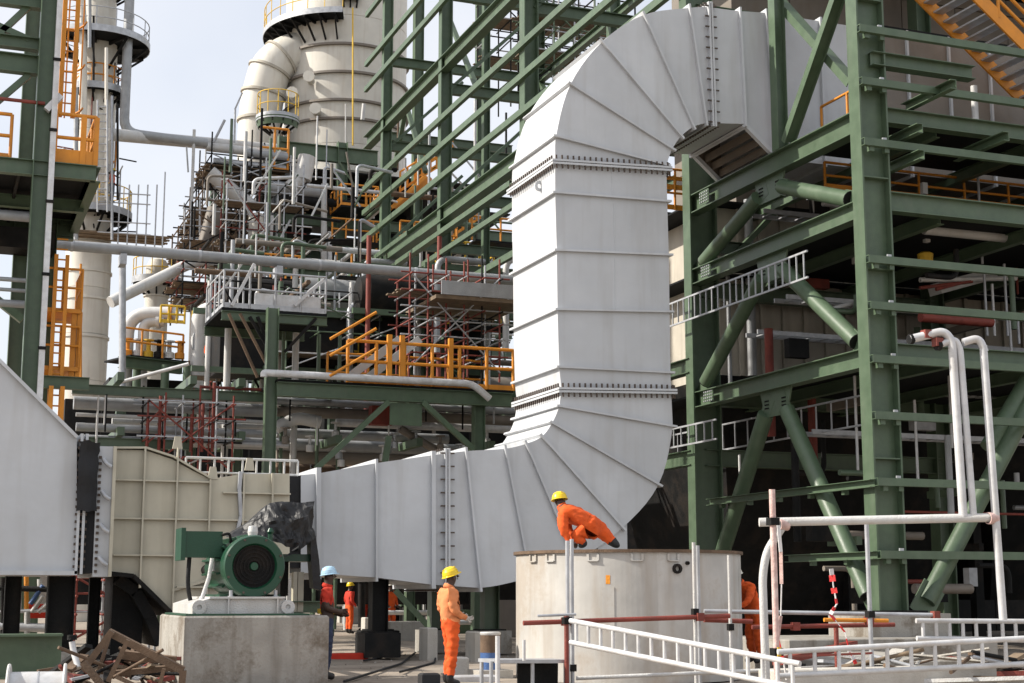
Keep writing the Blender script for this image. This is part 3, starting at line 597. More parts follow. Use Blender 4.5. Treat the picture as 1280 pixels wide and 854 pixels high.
# front column on its plinth
zbase = sy(766, X=cx, Y=YR)
hcol(cx, YR, zbase, 24, .74, .42)
for k in range(9):
    B(sf, 'web_stiffener', 'green', lambda b: b.box((cx, YR-.11, zbase+1.2+2.1*k), (.65, .18, .03)))
B(sf, 'base_plate', 'dark', lambda b: b.box((cx, YR, zbase+.02), (1.3, 1.0, .06)))
pl_ = MB(); pl_.box((cx, YR, (zbase-.01)/2), (2.0, 1.6, zbase-.01)); tag(pl_.build('concrete_plinth', M['conc'], at=(cx, YR, 0)), 'stained concrete plinth under the big green column', 'plinth')
hcol(XF+.42, YA, 0, 30, .84, .42)
YC_ = [sx(px, X=XF, Z=18) for px in (655, 550, 476)]
for k, y in enumerate(YC_): hcol(XF+.2, y, 0, 34, (.55,.5,.45)[k], (.5,.4,.35)[k])
for k, y in enumerate(YC_+[YA, 42]): hcol(XF+8, y, 0, 34, .5, .45)
for k, x in enumerate((31.0, 37.5)): hcol(x, YR+.6, 0, 24, .6, .45)
# main beams along the side (front bay), three levels with K braces of tube
LV = []
for py, hh in ((148, .52), (258, .42), (445, .42)):
    z = sy(py, X=XF+.2, Y=YR-.2); LV.append(z)
    ib(sf, (XF+.2, YR+.24, z), (XF+.2, YA, z), hh, .34)
    B(sf, 'splice_plate', 'green', lambda b: b.box((XF+.03, YA-1.0, z), (.02, .5, hh-.14)))
    B(sf, 'splice_bolts', 'galv', lambda b: [b.box((XF+.012, YA-1.2+.1*i, z-.12+.08*j), (.04, .035, .035)) for i in range(5) for j in range(4)], kind='stuff')
YM = (YR+YA)/2
def kbr(zt, zb, yl, yr, r=.19):
    for y in (yl, yr):
        a, c = V((XF+.2, YM+(.35 if y > YM else -.35), zt-.55)), V((XF+.2, y, zb)); d = (c-a).normalized()
        tb(sf, a+d*.25, c-d*.3, r, 'green', 'brace', 14)
        B(sf, 'brace_end', 'dark', lambda b: b.lathe(c-d*.3, [(r*1.0,-.02),(r*1.02,.0),(r*.7,.012),(0,.012)], 14, d))
        for e, dd_ in ((a, -1), (c, 1)): B(sf, 'gusset_plate', 'green', lambda b: b.bar(e+d*(.5 if dd_ < 0 else -.55), e-d*(.25 if dd_ < 0 else -.25), .03, .42, V((0, -d.z, d.y))))
    gusset([(YM-.75, zt-.18), (YM+.75, zt-.18), (YM+.5, zt-.85), (YM-.5, zt-.85)], 0, 0, 'X', XF+.19)
    B(sf, 'gusset_bolts', 'dark', lambda b: [b.box((XF+.18, YM+s*(.33+.07*i), zt-.45-.09*j), (.03,.035,.035)) for s in (-1,1) for i in range(3) for j in range(3)], kind='stuff')
kbr(LV[0], LV[1]+.25, YA-.3, YR+.3); kbr(LV[1], LV[2]+.25, YA-.3, YR+.3); kbr(LV[2], zbase+.1, YA-.3, YR+.3, .2)
# slim post and crossed angles above the upper beam
yp = sx(976, X=XF+.15, Z=12)
B(sf, 'post', 'green', lambda b: b.ibeam((XF+.15, yp, LV[0]+.26), (XF+.15, yp, 22), .3, .3, (1,0,0)))
B(sf, 'brace', 'green', lambda b: b.ibeam(W(985,178,X=XF+.1), W(1052,-15,X=XF+.1), .3, .2, (1,0,0)))
B(sf, 'brace', 'green', lambda b: b.chan(W(968,-5,X=XF+.45), W(1066,105,X=XF+.45), .28, .2, (1,0,0)))
B(sf, 'beam', 'green', lambda b: b.ibeam((XF+.4, YR-.1, sy(76, X=XF+.4, Y=YR)), (XF+3.2, YR-.1, sy(76, X=XF+.4, Y=YR)), .32, .3))
# girts on the front face (towards the right) with clip angles
for py in (44, 109, 184, 329, 386, 452, 522, 604, 694):
    z = sy(py, X=XF+1.1, Y=YR-.34)
    MB().chan((XF-.06, YR-.36, z), (40, YR-.36, z), .17, .13, (0,0,1)).build('girt', M['green'], sf)
    for x in (XF+.18, XF+.58): B(sf, 'clip_angle', 'green', lambda b: b.box((x, YR-.30, z-.13), (.12, .11, .12)))
    B(sf, 'girt_bolt', 'galv', lambda b: b.box((XF+.5, YR-.37, z+.11), (.1, .05, .06)))
for py0, L in ((604, 7.4), (694, 3.6)):
    z = sy(py0, X=XF-.08, Y=YR-.3); MB().chan((XF-.1, YR-.28, z), (XF-.1, YR-.28+L, z), .17, .13, (0,0,1)).build('girt', M['green'], sf)
    for k in range(int(L/1.4)): B(sf, 'clip_angle', 'green', lambda b: b.box((XF-.02, YR+.9+1.4*k, z-.12), (.12,.12,.12)))
# stub arms carrying future cladding
for px, py, L in ((1192,105,1.8), (1150,160,1.3), (1152,193,1.2), (1258,170,1.6)):
    p = W(px, py, Y=YR-.45-L*.3); MB().chan(p, (p.x, YR+.9, p.z), .22, .16).build('stub_arm', M['green'], sf)
# beams across the front, and further beams inside
for py, y, hh in ((255, YR+.05, .45), (148, YR+.05, .36), (442, YR+.05, .38), (311, YA, .36), (160, YA, .4), (500, YA, .4)):
    z = sy(py, X=XF+1.2, Y=y); ib(sf, (XF+.72, y, z), (40, y, z), hh, .3)
for px0, py0, px1, py1 in ((1290,498,1158,752),):
    a, c = W(px0, py0, Y=YR+.1), W(px1, py1, Y=YR+.1); tb(sf, a, c, .2, 'green', 'brace', 14)
    d = (a-c).normalized(); B(sf, 'gusset_plate', 'green', lambda b: b.bar(c-d*.35, c+d*.4, .6, .03, V((0,1,0))))
a, c = W(1290,468,Y=YR+.3), W(1236,560,Y=YR+.3); tb(sf, a, c, .21, 'green', 'brace', 14)
# long girts and rails along the side, running back past the duct
yend = sx(456, X=XF-.1, Z=20)
lev = [(456,24,0),(456,84,0),(456,115,0),(456,176,1),(454,239,0),(454,268,0),(455,300,0),(454,361,0),(458,424,0),(456,-60,0),(456,-120,1)]
for px, py, big in lev:
    p = W(px, py, X=XF-.12); z = p.z; y0 = YA+.1 if 8.5 < z < 16.5 else YR-.2
    if z > 12 and z < 16.5: y0 = 37.0
    if z < 10: y0 = YA+1
    if big == 1: ib(sf, (XF+.1, yend+.5, z), (XF+.1, y0, z), .62, .4)
    else:
        ye = p.y if py == 212 else yend
        MB().chan((XF-.16, ye, z), (XF-.16, y0, z), .24, .17).build('girt', M['green'], sf)
z = W(475,327,X=XF+.1).z; ib(sf, (XF+.1, yend-.8, z), (XF+.1, YA, z), .62, .42)
for z in (7.5, 5.0): ib(sf, (XF+.1, yend, z), (XF+.1, YA, z), .4, .3)
for px, py in ((496,329), (529,331), (410,366), (440,480)):
    p = W(px, py, X=XF-.5); MB().chan(p, (p.x, max(37, p.y-14), p.z), .2, .16).build('girt', M['green'], sf)
# cross beams and bracing of the rear bays
for y in YC_+[YA]:
    for z in (5, 9.6, 14, 17.6, 22.3, 26.5, 31):
        if y == YA and 11 < z < 16: continue
        ib(sf, (XF+.4, y, z), (XF+8, y, z), .45, .3)
        if z in (9.6, 17.6, 22.3): br(sf, (XF+.4, y, z), (XF+4, y, z+3.6), .2, .14, 'green', 'brace')
for y0, y1 in zip(YC_, YC_[1:]):
    for z in (9.6, 17.6, 22.3, 26.5, 31): ib(sf, (XF+8, y0, z), (XF+8, y1, z), .4, .3)
    br(sf, (XF+8, y0, 17.6), (XF+8, y1, 26.5), .25, .2, 'green', 'brace')
for px, py0, px1, py1 in ((508,132,492,215),(508,132,532,215),(560,20,600,120)):
    a = W(px, py0, X=XF+2.5); c = W(px1, py1, X=XF+2.5); br(sf, a, c, .22, .16, 'green', 'brace')
x_ = sx(607, Y=60, Z=18); hcol(x_, 60, 0, 34, .3, .3)
# steel props: white-ish angle braces seen through the girts
for a, c in (((905,250),(950,235)),): pass
# floors inside the frame: grating decks on joists, added to block sun and sky
for z, y1 in ((LV[0]+.3, 47.5), (LV[1]+.25, 47.5), (LV[2]+.25, 47.5)):
    hole = (z > LV[1]+1)
    B(sf, 'floor_deck', 'grate', lambda b: b.span((XF+.6, YR+.4, z), (40, YA if not hole else YF-.4, z+.05)))
    B(sf, 'floor_deck', 'grate', lambda b: b.span((XF+.6, YA+.3, z), (40, y1, z+.05)))
    for k in range(6): ib(sf, (XF+2.5+3*k, YR+.4, z-.17), (XF+2.5+3*k, y1, z-.17), .3, .2, name='joist')
B(sf, 'floor_deck', 'grate', lambda b: b.span((XF+3, 32.2, 16.2), (40, 41, 16.3)))
B(sf, 'floor_deck', 'grate', lambda b: b.span((XF+3, 32.2, 20.2), (40, 41, 20.3)))
# boiler house cladding and equipment inside, plus dark blocks added for shade
ZM = (LV[1]+LV[2])/2
bc = thing('boiler_casing', 'ribbed beige boiler casing deep inside the green steel frame', 'boiler', (24, 37, 0))
cz0 = sy(470, X=21, Y=36.95); cz1 = sy(262, X=21, Y=36.95)
xa, xb = sx(900, Y=36.95, Z=8), sx(988, Y=36.95, Z=8)
x = xa
while x < xb+8:
    B(bc, 'cladding_panel', 'boiler', lambda b: b.span((x+.01, 36.95, cz0), (x+.66, 45, cz1))); B(bc, 'panel_rib', 'boiler', lambda b: b.span((x+.6, 36.85, cz0), (x+.72, 36.952, cz1))); x += .7
B(bc, 'base_hopper', 'dark', lambda b: b.hexa([(xa+2,40,0),(xb+6,40,0),(xb+6,45,0),(xa+2,45,0),(xa,36.95,cz0-.02),(xb+8,36.95,cz0-.02),(xb+8,45,cz0-.02),(xa,45,cz0-.02)]))
for k, (px, py0, py1, r) in enumerate(((940,250,470,.13), (1060,280,310,.16), (912,330,480,.06), (1215,130,300,.05))):
    x = sx(px, Y=36.6, Z=8); pz = (sy(py1, X=x, Y=36.6), sy(py0, X=x, Y=36.6)); tb(bc, (x, 36.6, pz[0]), (x, 36.6, pz[1]), r, 'pipe', 'riser_pipe', 10)
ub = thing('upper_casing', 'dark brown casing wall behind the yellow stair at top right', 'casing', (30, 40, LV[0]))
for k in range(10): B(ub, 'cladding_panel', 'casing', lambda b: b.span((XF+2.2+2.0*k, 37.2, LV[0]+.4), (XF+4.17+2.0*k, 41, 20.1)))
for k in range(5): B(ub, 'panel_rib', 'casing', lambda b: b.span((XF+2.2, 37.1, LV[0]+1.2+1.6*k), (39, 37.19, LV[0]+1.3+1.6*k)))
lw = thing('shade_block_row', 'row of dark blocks added in place of shadow under the green frame', 'shade_block', (28, 40, 0))  # dark blocks added to stand in for deep shade under the frame
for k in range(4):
    x = 21.0+4.6*k; B(lw, 'shade_block', 'dark', lambda b: b.hexa([(x+1.4,40,1.2),(x+2.8,40,1.2),(x+2.8,42,1.2),(x+1.4,42,1.2),(x,37.5,LV[2]-.6),(x+4.4,37.5,LV[2]-.6),(x+4.4,44,LV[2]-.6),(x,44,LV[2]-.6)]))
    B(lw, 'shade_block_leg', 'dark', lambda b: b.span((x+.1, 39, 0), (x+.4, 39.3, LV[2]-.6)))
wl_ = thing('shade_backing', 'dark backing wall added at the back to stand in for shade', 'wall', (30, 47.5, 0))  # dark backing added where the bay is only in shadow
for k in range(9): B(wl_, 'backing_panel', 'dark', lambda b: b.span((23.5+2.05*k, 47.6, 0), (25.5+2.05*k, 47.75, 15)))
# cable ladders (grey) hung on the side and in the front bay
def tray(label, p, q, h, n, m='galv'):
    t = thing('cable_ladder', label, 'cable ladder', tuple(V(p).lerp(V(q), .5)), 'cable ladders on the green frame'); p, q = V(p), V(q)
    for zz in (0, h): B(t, 'side_rail', m, lambda b: b.bar(p+V((0,0,zz)), q+V((0,0,zz)), .04, .045))
    for k in range(n): c = p.lerp(q, (k+.5)/n); B(t, 'rung', m, lambda b: b.bar(c, c+V((0,0,h)), .03, .03, (1,0,0)))
    return t
p, q = W(838,408,X=XF-.35), W(1012,345,X=XF-.35); q.z = p.z; q.y = sx(1010, X=XF-.35, Z=p.z)
tray('bright cable ladder slanting beside the green frame right of the tall duct', p, q, .62, 22)
p, q = W(990,547,X=XF+1.5), W(1092,514,X=XF+1.5); q.z = p.z; q.y = sx(1090, X=XF+1.5, Z=p.z); tray('dim cable ladder under the lowest green side beam', (p.x, q.y, p.z), (p.x, YA+4, p.z), .7, 15)
p = W(838,560,X=XF-.3); tray('short cable ladder stub low beside the duct bend', p, (p.x, p.y-2.6, p.z), .5, 6)
for k, (px, py0, py1) in enumerate(((1012,0,0),)): pass
# pipes and tubes hung inside the right bay (in shadow)
hp = thing('hanging_pipes', 'thin grey hanger tubes inside the right bay of the green frame', 'hanger tubes', (24, 31, 8))
for px, py0, py1, m in ((1222,214,330,'galv'),(1230,340,420,'galv'),(1255,330,420,'galv'),(1240,355,420,'alu'),(1265,345,400,'alu'),(1272,395,430,'galv'),(1068,470,590,'alu'),(1186,470,560,'alu'),(1143,500,600,'alu'),(1262,400,470,'alu')):
    a = W(px, py0, Y=31.0); tb(hp, (a.x, 31.0, a.z), (a.x, 31.0, sy(py1, X=a.x, Y=31)), .035, m, 'hanger', 6)
for px0, py0, px1, py1, m, r in ((1180,300,1220,290,'galv',.03),(1205,310,1240,300,'galv',.03),(1140,380,1160,400,'galv',.03),(1150,350,1270,348,'white',.07),(1150,360,1215,352,'rust',.05),(1170,362,1215,350,'rust',.05),(1025,390,1075,377,'white',.06),(1010,300,1040,280,'dark',.08)):
    tb(hp, W(px0, py0, Y=31.4), W(px1, py1, Y=31.4), r, m, 'cross_tube', 6)
B(hp, 'spotlight', 'yellow', lambda b: b.lathe(W(1157,330,Y=30.8), [(0,0),(.18,.02),(.2,.25),(.12,.3),(0,.3)], 12))
B(hp, 'work_lamp', 'white', lambda b: b.box(W(1158,295,Y=30.8), (.14,.12,.34)))
B(hp, 'work_lamp', 'white', lambda b: b.box(W(1155,236,Y=30.8), (.14,.12,.3)))
ps = thing('pale_panel', 'pale sheet lying in the shade of the right bay', 'panel', tuple(W(1190,355,Y=32)))
B(ps, 'sheet', 'white', lambda b: b.bar(W(1168,362,Y=32), W(1238,343,Y=32), .5, .3))
pd = thing('insulated_header', 'grey corrugated header box low inside the right bay', 'header', tuple(W(1200,495,Y=34)))
a, c = W(1140,484,Y=34), W(1290,500,Y=34)
for k in range(16):
    x0 = a.x+(c.x-a.x)*k/16; B(pd, 'corrugation', 'pipe', lambda b: b.lathe((x0+.12, 34.2, c.z), [(0,0),(.13,0),(.13,a.z-c.z),(0,a.z-c.z)], 10))
# ---------------------------------------------------------------- yellow stair and handrails, top right
st = thing('yellow_stair', 'orange steel stair rising to the left at the top right corner', 'stair', tuple(W(1230,60,Y=30)))
y0, y1 = 29.7, 31.2
for y in (y0, y1):
    a, c = W(1150,-4,Y=y1), W(1296,142,Y=y1); a.y = c.y = y; B(st, 'stringer', 'orange', lambda b: b.bar(a+(a-c)*.4, c+(c-a)*.2, .06, .36, (0,0,1)))
a, c = W(1150,-4,Y=y1), W(1296,142,Y=y1); a.y = c.y = y0; d_ = (a-c)*.3; a = a+d_
for k in range(16):
    p = a.lerp(c, (k+.5)/16); B(st, 'tread', 'galv', lambda b: b.box((p.x, (y0+y1)/2, p.z+.02), (.30, y1-y0-.06, .05)))
for d_ in (.9, 1.25, .5): 
    a2, c2 = W(1200,-40,Y=y0), W(1340,90,Y=y0); B(st, 'handrail', 'orange', lambda b: b.tube(a+V((0,0,d_)), c+V((0,0,d_)), .045, 8))
for k in range(5): p = a.lerp(c, (k+.5)/5); tb(st, p, p+V((0,0,1.25)), .045, 'orange', 'post', 8)
def gr_(name, label, pts, h, m='orange', step=1.4, toe=True, r=.035):
    t = thing(name, label, 'railing', tuple(pts[0]), 'orange safety railings'); rail(t, pts, h, step, m, r, toe); return t
p = W(1028,178,X=XF+1.4); gr_('safety_railing', 'orange railing beside the big green column at the top', [(p.x, p.y, LV[0]+.35), (p.x, YR+1.2, LV[0]+.35)], 1.2)
gr_('safety_railing', 'orange railing crossing the top right bay below the stair', [(XF+2.2, 35.2, LV[0]+1.1), (36, 35.2, LV[0]+1.1)], 1.25)
gr_('safety_railing', 'orange railing low behind the front beam at the right edge', [(XF+1.5, 31.5, LV[0]-.55), (36, 31.5, LV[0]-.55)], .7)
p = W(836,262,Y=37.2); gr_('safety_railing', 'short orange railing seen between the tall duct and the green column', [(p.x-.8, 37.2, p.z), (p.x+1.2, 37.2, p.z)], .95, 'orange', .35)
p = W(836,224,Y=37.2); gr_('safety_railing', 'upper short orange railing right of the tall duct', [(p.x-.8, 37.2, p.z-.3), (p.x+1.2, 37.2, p.z-.3)], .6, 'orange', .35)
# ---------------------------------------------------------------- left green frame with platforms
YG = 39.7
lf = thing('platform_structure', 'green steel frame with a platform along the left edge', 'steel frame', (W(45,742,Y=YG).x, YG, 0))
xl = sx(41, Y=YG, Z=8)
B(lf, 'column', 'green', lambda b: b.ibeam((xl, YG, 0), (xl, YG, 26), .44, .46, (1,0,0)))
xs_ = sx(53.5, Y=YG-.3, Z=8)
B(lf, 'cable_trunking', 'alu', lambda b: b.span((xs_-.06, YG-.36, 6.2), (xs_+.08, YG-.1, 24)))
for k in range(9): B(lf, 'trunking_clip', 'dark', lambda b: b.box((xs_, YG-.37, 7.5+1.9*k), (.2, .04, .08)))
zd = sy(203, X=xl, Y=YG)
xr = sx(120, Y=YG, Z=zd)
B(lf, 'deck_plate', 'grate', lambda b: b.span((xl-6, YG, zd), (xr, YG+6.2, zd+.05)))
for k in range(9): B(lf, 'joist', 'dark', lambda b: b.span((xl-5.6+.72*k, YG+.2, zd-.25), (xl-5.52+.72*k, YG+6, zd-.01)))
ib(lf, (xl-6, YG, zd-.18), (xr, YG, zd-.18), .4, .25); ib(lf, (xr, YG, zd-.18), (xr, YG+6.2, zd-.18), .4, .25); ib(lf, (xl-6, YG+6.2, zd-.3), (xr, YG+6.2, zd-.3), .6, .3)
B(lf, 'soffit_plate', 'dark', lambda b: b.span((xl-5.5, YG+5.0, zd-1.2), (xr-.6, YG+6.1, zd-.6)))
for y in (YG+3.1, YG+6.2): ib(lf, (xl-6, y, zd-.32), (xr, y, zd-.32), .35, .22)
hcolL = lambda x, y, z1: B(lf, 'column', 'green', lambda b: b.ibeam((x, y, 0), (x, y, z1), .45, .4, (1,0,0)))
hcolL(xl-.1, YG+6.2, 26); hcolL(xr-.7, YG+6.2, zd)
for px0, py0, px1, py1, h in ((-60,52,44,56,.32),(-60,78,44,82,.5),(-60,4,44,2,.4)):
    z = W(40, py1, Y=YG+.3).z; ib(lf, (xl-6, YG+.3, z), (xl, YG+.3, z), h, .3)
for px0, py0, px1, py1 in ((-30,70,36,8),(-30,20,36,50),(-30,150,36,94)): br(lf, W(px0,py0,Y=YG+.35), W(px1,py1,Y=YG+.35), .16, .16, 'green', 'brace')
z = W(20,127,Y=YG).z; tb(lf, (xl-4, YG-.1, z), (xl, YG-.1, z), .05, 'rust', 'tube')
for py in (270, 350, 363, 380): z = W(20,py,Y=YG+1).z; tb(lf, (xl-4, YG+1, z), (xl+.2, YG+1, z), (.14,.06,.05,.1)[(270,350,363,380).index(py)], 'pipe', 'pipe')
br(lf, W(-10,370,Y=YG+2), W(28,400,Y=YG+2), .25, .2, 'green', 'brace')
br(lf, W(58,138,Y=YG-.2), W(76,120,Y=YG-.2), .2, .16, 'alu', 'brace')
t = lf
rail(t, [(xs_+.1, YG+.05, zd+.05), (xr-.05, YG+.05, zd+.05), (xr-.05, YG+3, zd+.05)], 1.32, .9, 'orange', .05)
B(t, 'kick_panel', 'orange', lambda b: b.span((xs_+.1, YG+.02, zd+.06), (xr-.05, YG+.05, zd+.42)))
B(t, 'gate_post', 'orange', lambda b: b.span((xr-.42, YG, zd+.05), (xr-.28, YG+.1, zd+1.35))); B(t, 'gate_post', 'orange', lambda b: b.span((xr-.08, YG-.01, zd+.05), (xr+.04, YG+.1, zd+1.35)))
p = W(0,190,Y=YG+.2); rail(t, [(p.x-2.5, YG+.2, zd+.05), (p.x+.25, YG+.2, zd+.05)], 1.2, 1.2, 'orange', .05)
# tall orange cat ladder above the platform
lx0, lx1 = W(79,60,Y=YG+2).x, W(95,60,Y=YG+2).x
al = thing('cat_ladder', 'tall orange cat ladder with cage hoops above the left platform', 'ladder', (lx0, YG+2, zd+.06))
for x in (lx0, lx1): B(al, 'stile', 'orange', lambda b: b.span((x-.06, YG+1.96, zd+1.9), (x+.06, YG+2.08, 24)))
for k in range(34): tb(al, (lx0, YG+2.02, zd+2.0+.3*k), (lx1, YG+2.02, zd+2.0+.3*k), .022, 'orange', 'rung', 6)
xm = (lx0+lx1)/2
for k in range(7): B(al, 'cage_hoop', 'orange', lambda b: b.path([(xm+math.cos(a)*.42, YG+2.0+math.sin(a)*.75, zd+2.2+1.25*k) for a in [math.pi*j/8 for j in range(9)]], .03, 6))
for a in (.5, 1.57, 2.6): B(al, 'cage_bar', 'orange', lambda b: b.span((xm+math.cos(a)*.42-.02, YG+2.0+math.sin(a)*.75-.02, zd+2.1), (xm+math.cos(a)*.42+.02, YG+2.0+math.sin(a)*.75+.02, 24)))
# lower orange ladder tower
lt = thing('ladder_tower', 'orange ladder tower with landings in front of the cream process column', 'ladder', tuple(W(70,742,Y=44)))
X_ = lambda px, Y: sx(px, Y=Y, Z=7)
for px, y in ((62,44),(76,44),(62,45.2),(76,45.2)): B(lt, 'stile', 'orange', lambda b: b.span((X_(px,y)-.05, y-.05, 2.5), (X_(px,y)+.05, y+.05, W(70,318,Y=y).z)))
for k in range(30): z = 2.7+.3*k; tb(lt, (X_(62,44), 44, z), (X_(76,44), 44, z), .025, 'orange', 'rung', 6)
for py in (384, 457):
    z = W(70,py,Y=44).z; B(lt, 'landing', 'orange', lambda b: b.span((X_(48,44), 44.1, z-.12), (X_(97,44), 46, z)))
    rail(lt, [(X_(48,44), 44.1, z), (X_(97,44), 44.1, z), (X_(97,44), 46, z)], 1.15, .5, 'orange', .035, False)
for px in (88, 95): B(lt, 'post', 'orange', lambda b: b.span((X_(px,44.3)-.07, 44.2, W(90,480,Y=44).z), (X_(px,44.3)+.07, 44.4, W(90,388,Y=44).z)))
z = W(80,480,Y=44).z; ib(lt, (X_(38,44), 43.8, z), (X_(110,44), 43.8, z), .35, .25)
for px in (64, 78): B(lt, 'post', 'orange', lambda b: b.span((X_(px,43.6)-.06, 43.55, W(90,540,Y=44).z), (X_(px,43.6)+.06, 43.65, W(90,486,Y=44).z)))
# ---------------------------------------------------------------- process column (tower) with ring platforms
tb_ = W(91,742,D=78); tx, ty_ = tb_.x, tb_.y; sc = 78/1917.0
pc = thing('process_column', 'tall cream process column with ring platforms at the left', 'column', (tx, ty_, 0))
zz = lambda py: sy(py, X=tx, Y=ty_-1.2)
for za, zb, r in ((0, zz(300), 29*sc), (zz(300), zz(262), 27.5*sc), (zz(262), zz(108), 26*sc), (zz(108), zz(40), 25*sc), (zz(40), zz(-60), 21*sc)):
    n_ = max(1, round((zb-za)/2.4))
    for k in range(n_): B(pc, 'shell_course', 'vessel', lambda b: b.lathe((tx, ty_, za+(zb-za)*k/n_), [(r-.03,0),(r,.02),(r,(zb-za)/n_-.02),(r-.03,(zb-za)/n_)], 32))
for py in (420, 338, 372): B(pc, 'ring', 'vessel', lambda b: b.lathe((tx, ty_, zz(py)), [(29*sc,0),(29*sc+.07,0),(29*sc+.07,.12),(29*sc,.12)], 32))
def ringdeck(par, x, y, z, r0, r1, a0, a1, mrail, n=20, h=1.15, brk=7):
    B(par, 'ring_deck', 'grate', lambda b: b.lathe((x, y, z), [(r0,-.12),(r1,-.12),(r1,.05),(r0,.05),(r0,-.12)], n, (0,0,1), a0, a1))
    B(par, 'deck_edge', 'galv', lambda b: b.lathe((x, y, z), [(r1,-.2),(r1+.03,-.2),(r1+.03,.16),(r1,.16)], n, (0,0,1), a0, a1))
    pts = [V((x+math.cos(a0+(a1-a0)*k/n)*(r1-.05), y+math.sin(a0+(a1-a0)*k/n)*(r1-.05), z)) for k in range(n+1)]
    for hh, nm in ((h, 'top_rail'), (h*.5, 'mid_rail')): B(par, nm, mrail, lambda b: b.path([p+V((0,0,hh)) for p in pts], .03, 5))
    for k in range(0, n+1, 2): tb(par, pts[k], pts[k]+V((0,0,h)), .028, mrail, 'post', 5)
    for k in range(brk):
        a = a0+(a1-a0)*(k+.5)/brk; d = V((math.cos(a), math.sin(a), 0)); br(par, V((x, y, z-.3))+d*r1*.96, V((x, y, z-.25-(r1-r0)*.8))+d*r0, .09, .12, 'dark', 'bracket'); br(par, V((x,y,z-.22))+d*r1, V((x,y,z-.22))+d*r0, .1, .16, 'dark', 'bracket')
ringdeck(pc, tx, ty_, zz(46), 25*sc, 66*sc, -2.9, 2.2, 'galv', 26)
ringdeck(pc, tx, ty_, zz(108), 25*sc, 40*sc, -2.6, 1.2, 'orange')
ringdeck(pc, tx, ty_, zz(262), 27*sc, 52*sc, -2.2, 1.8, 'yellow', 22, 1.3)
ringdeck(pc, tx, ty_, zz(-30), 21*sc, 45*sc, -2.9, 2.2, 'yellow', 22)
for k in range(9): B(pc, 'scaffold_board', 'board', lambda b: b.box((tx+1.2+.0*k, ty_-2.6+.24*k, zz(297)+.02*(k % 3)), (5.4-.2*(k % 3), .22, .06)))
for px in (128, 140, 152, 164, 176, 186):
    p = W(px,742,D=75.5); p = (p.x, p.y); a, c = sy(318, X=p[0], Y=p[1]), sy(215+(px % 3)*8, X=p[0], Y=p[1]); tb(pc, (*p, a), (*p, c), .04, 'galv', 'standard', 6)
for py in (240, 252, 276, 290): a, c = W(122,py,D=75.4), W(188,py+4,D=75.4); tb(pc, a, c, .035, 'galv', 'ledger', 6)
# attached pipes
pvx = W(158,90,D=77)
pp(pc, [(pvx.x, pvx.y, zz(-40)), (pvx.x, pvx.y, sy(166, X=pvx.x, Y=pvx.y)), W(215,174,D=78), W(258,179,D=79)], .26, 'pipe', 'overhead_pipe', .8)
a, c = W(136,168,D=76), W(345,187,D=84); pp(pc, [a, a.lerp(c,.5), c], .34, 'white', 'overhead_pipe', .2, 12)
pp(pc, [W(104,150,D=75.8), W(104,30,D=75.8), W(100,-40,D=75.8)], .2, 'vessel', 'riser_pipe', .3)
pp(pc, [W(117,100,D=75.4), W(117,20,D=75.4)], .06, 'dark', 'riser_pipe', .3)
ladder(pc, W(128,265,D=75.2), W(128,125,D=75.2), RT, .5, .4, 'galv', .05)
for py in (78, 92): B(pc, 'ring', 'orange', lambda b: b.lathe((tx, ty_, zz(py)), [(25*sc,0),(25*sc+.03,0),(25*sc+.03,.06),(25*sc,.06)], 32))
tb(pc, W(153,745,D=60), W(153,322,D=60), .14, 'galv', 'stay_post', 8)
# ---------------------------------------------------------------- large vessel and its bend
DV = 92; vb = W(420,742,D=DV); vx, vy = vb.x, vb.y; sv = DV/1917.0; vr = 80*sv
ve = thing('cream_vessel', 'huge cream cylindrical vessel with stiffening rings above the green frame', 'vessel', (vx, vy, 24))
vz = lambda py: sy(py, X=vx, Y=vy-vr)
lv = [214, 180, 150, 127, 92, 57, 20, -60]
for k in range(len(lv)-1): B(ve, 'shell_course', 'vessel', lambda b: b.lathe((vx, vy, 0), [(vr-.03,vz(lv[k])),(vr,vz(lv[k])+.03),(vr,vz(lv[k+1])-.03),(vr-.03,vz(lv[k+1]))], 48))
for py in (150, 127, 92, 57): B(ve, 'stiffening_ring', 'casing', lambda b: b.lathe((vx, vy, vz(py)), [(vr,-.05),(vr+.20,-.05),(vr+.20,.09),(vr,.09)], 48))  # dark ring colour carries the shadows along the rings
B(ve, 'bottom_cone', 'vessel', lambda b: b.lathe((vx, vy, 0), [(vr*.3,vz(260)),(vr,vz(214))], 48))
pts = bend([W(440,66,D=DV), W(366,66,D=DV-2), W(338,84,D=DV-2.5), W(325,135,D=DV-2.5), W(323,215,D=DV-2.5)], 3.0, 6)
B(ve, 'bend_duct', 'vessel', lambda b: b.path(pts, 27*sv, 24))
for i in (8, 12, 16, 20, 24):
    if i+1 < len(pts): d = (pts[i+1]-pts[i]).normalized(); B(ve, 'bend_flange', 'boiler', lambda b: b.path([pts[i]-d*.08, pts[i]+d*.08], 29.5*sv, 24))
am = math.atan2(CAM.y-vy, CAM.x-vx)
ringdeck(ve, vx, vy, vz(24), vr, vr+1.4, am-1.75, am-.05, 'yellow', 16, 1.6, 9)
ringdeck(ve, vx, vy, vz(-2), vr, vr+.5, am-.1, am+.2, 'yellow', 6, 1.6, 3)
tb(ve, W(441,182,D=DV-5), W(441,10,D=DV-5), .05, 'yellow', 'riser_pipe', 6); tb(ve, W(432,182,D=DV-5), W(432,130,D=DV-5), .04, 'white', 'riser_pipe', 6); pp(ve, [W(455,130,D=DV-5), W(453,150,D=DV-5)], .12, 'white', 'nozzle', .1)
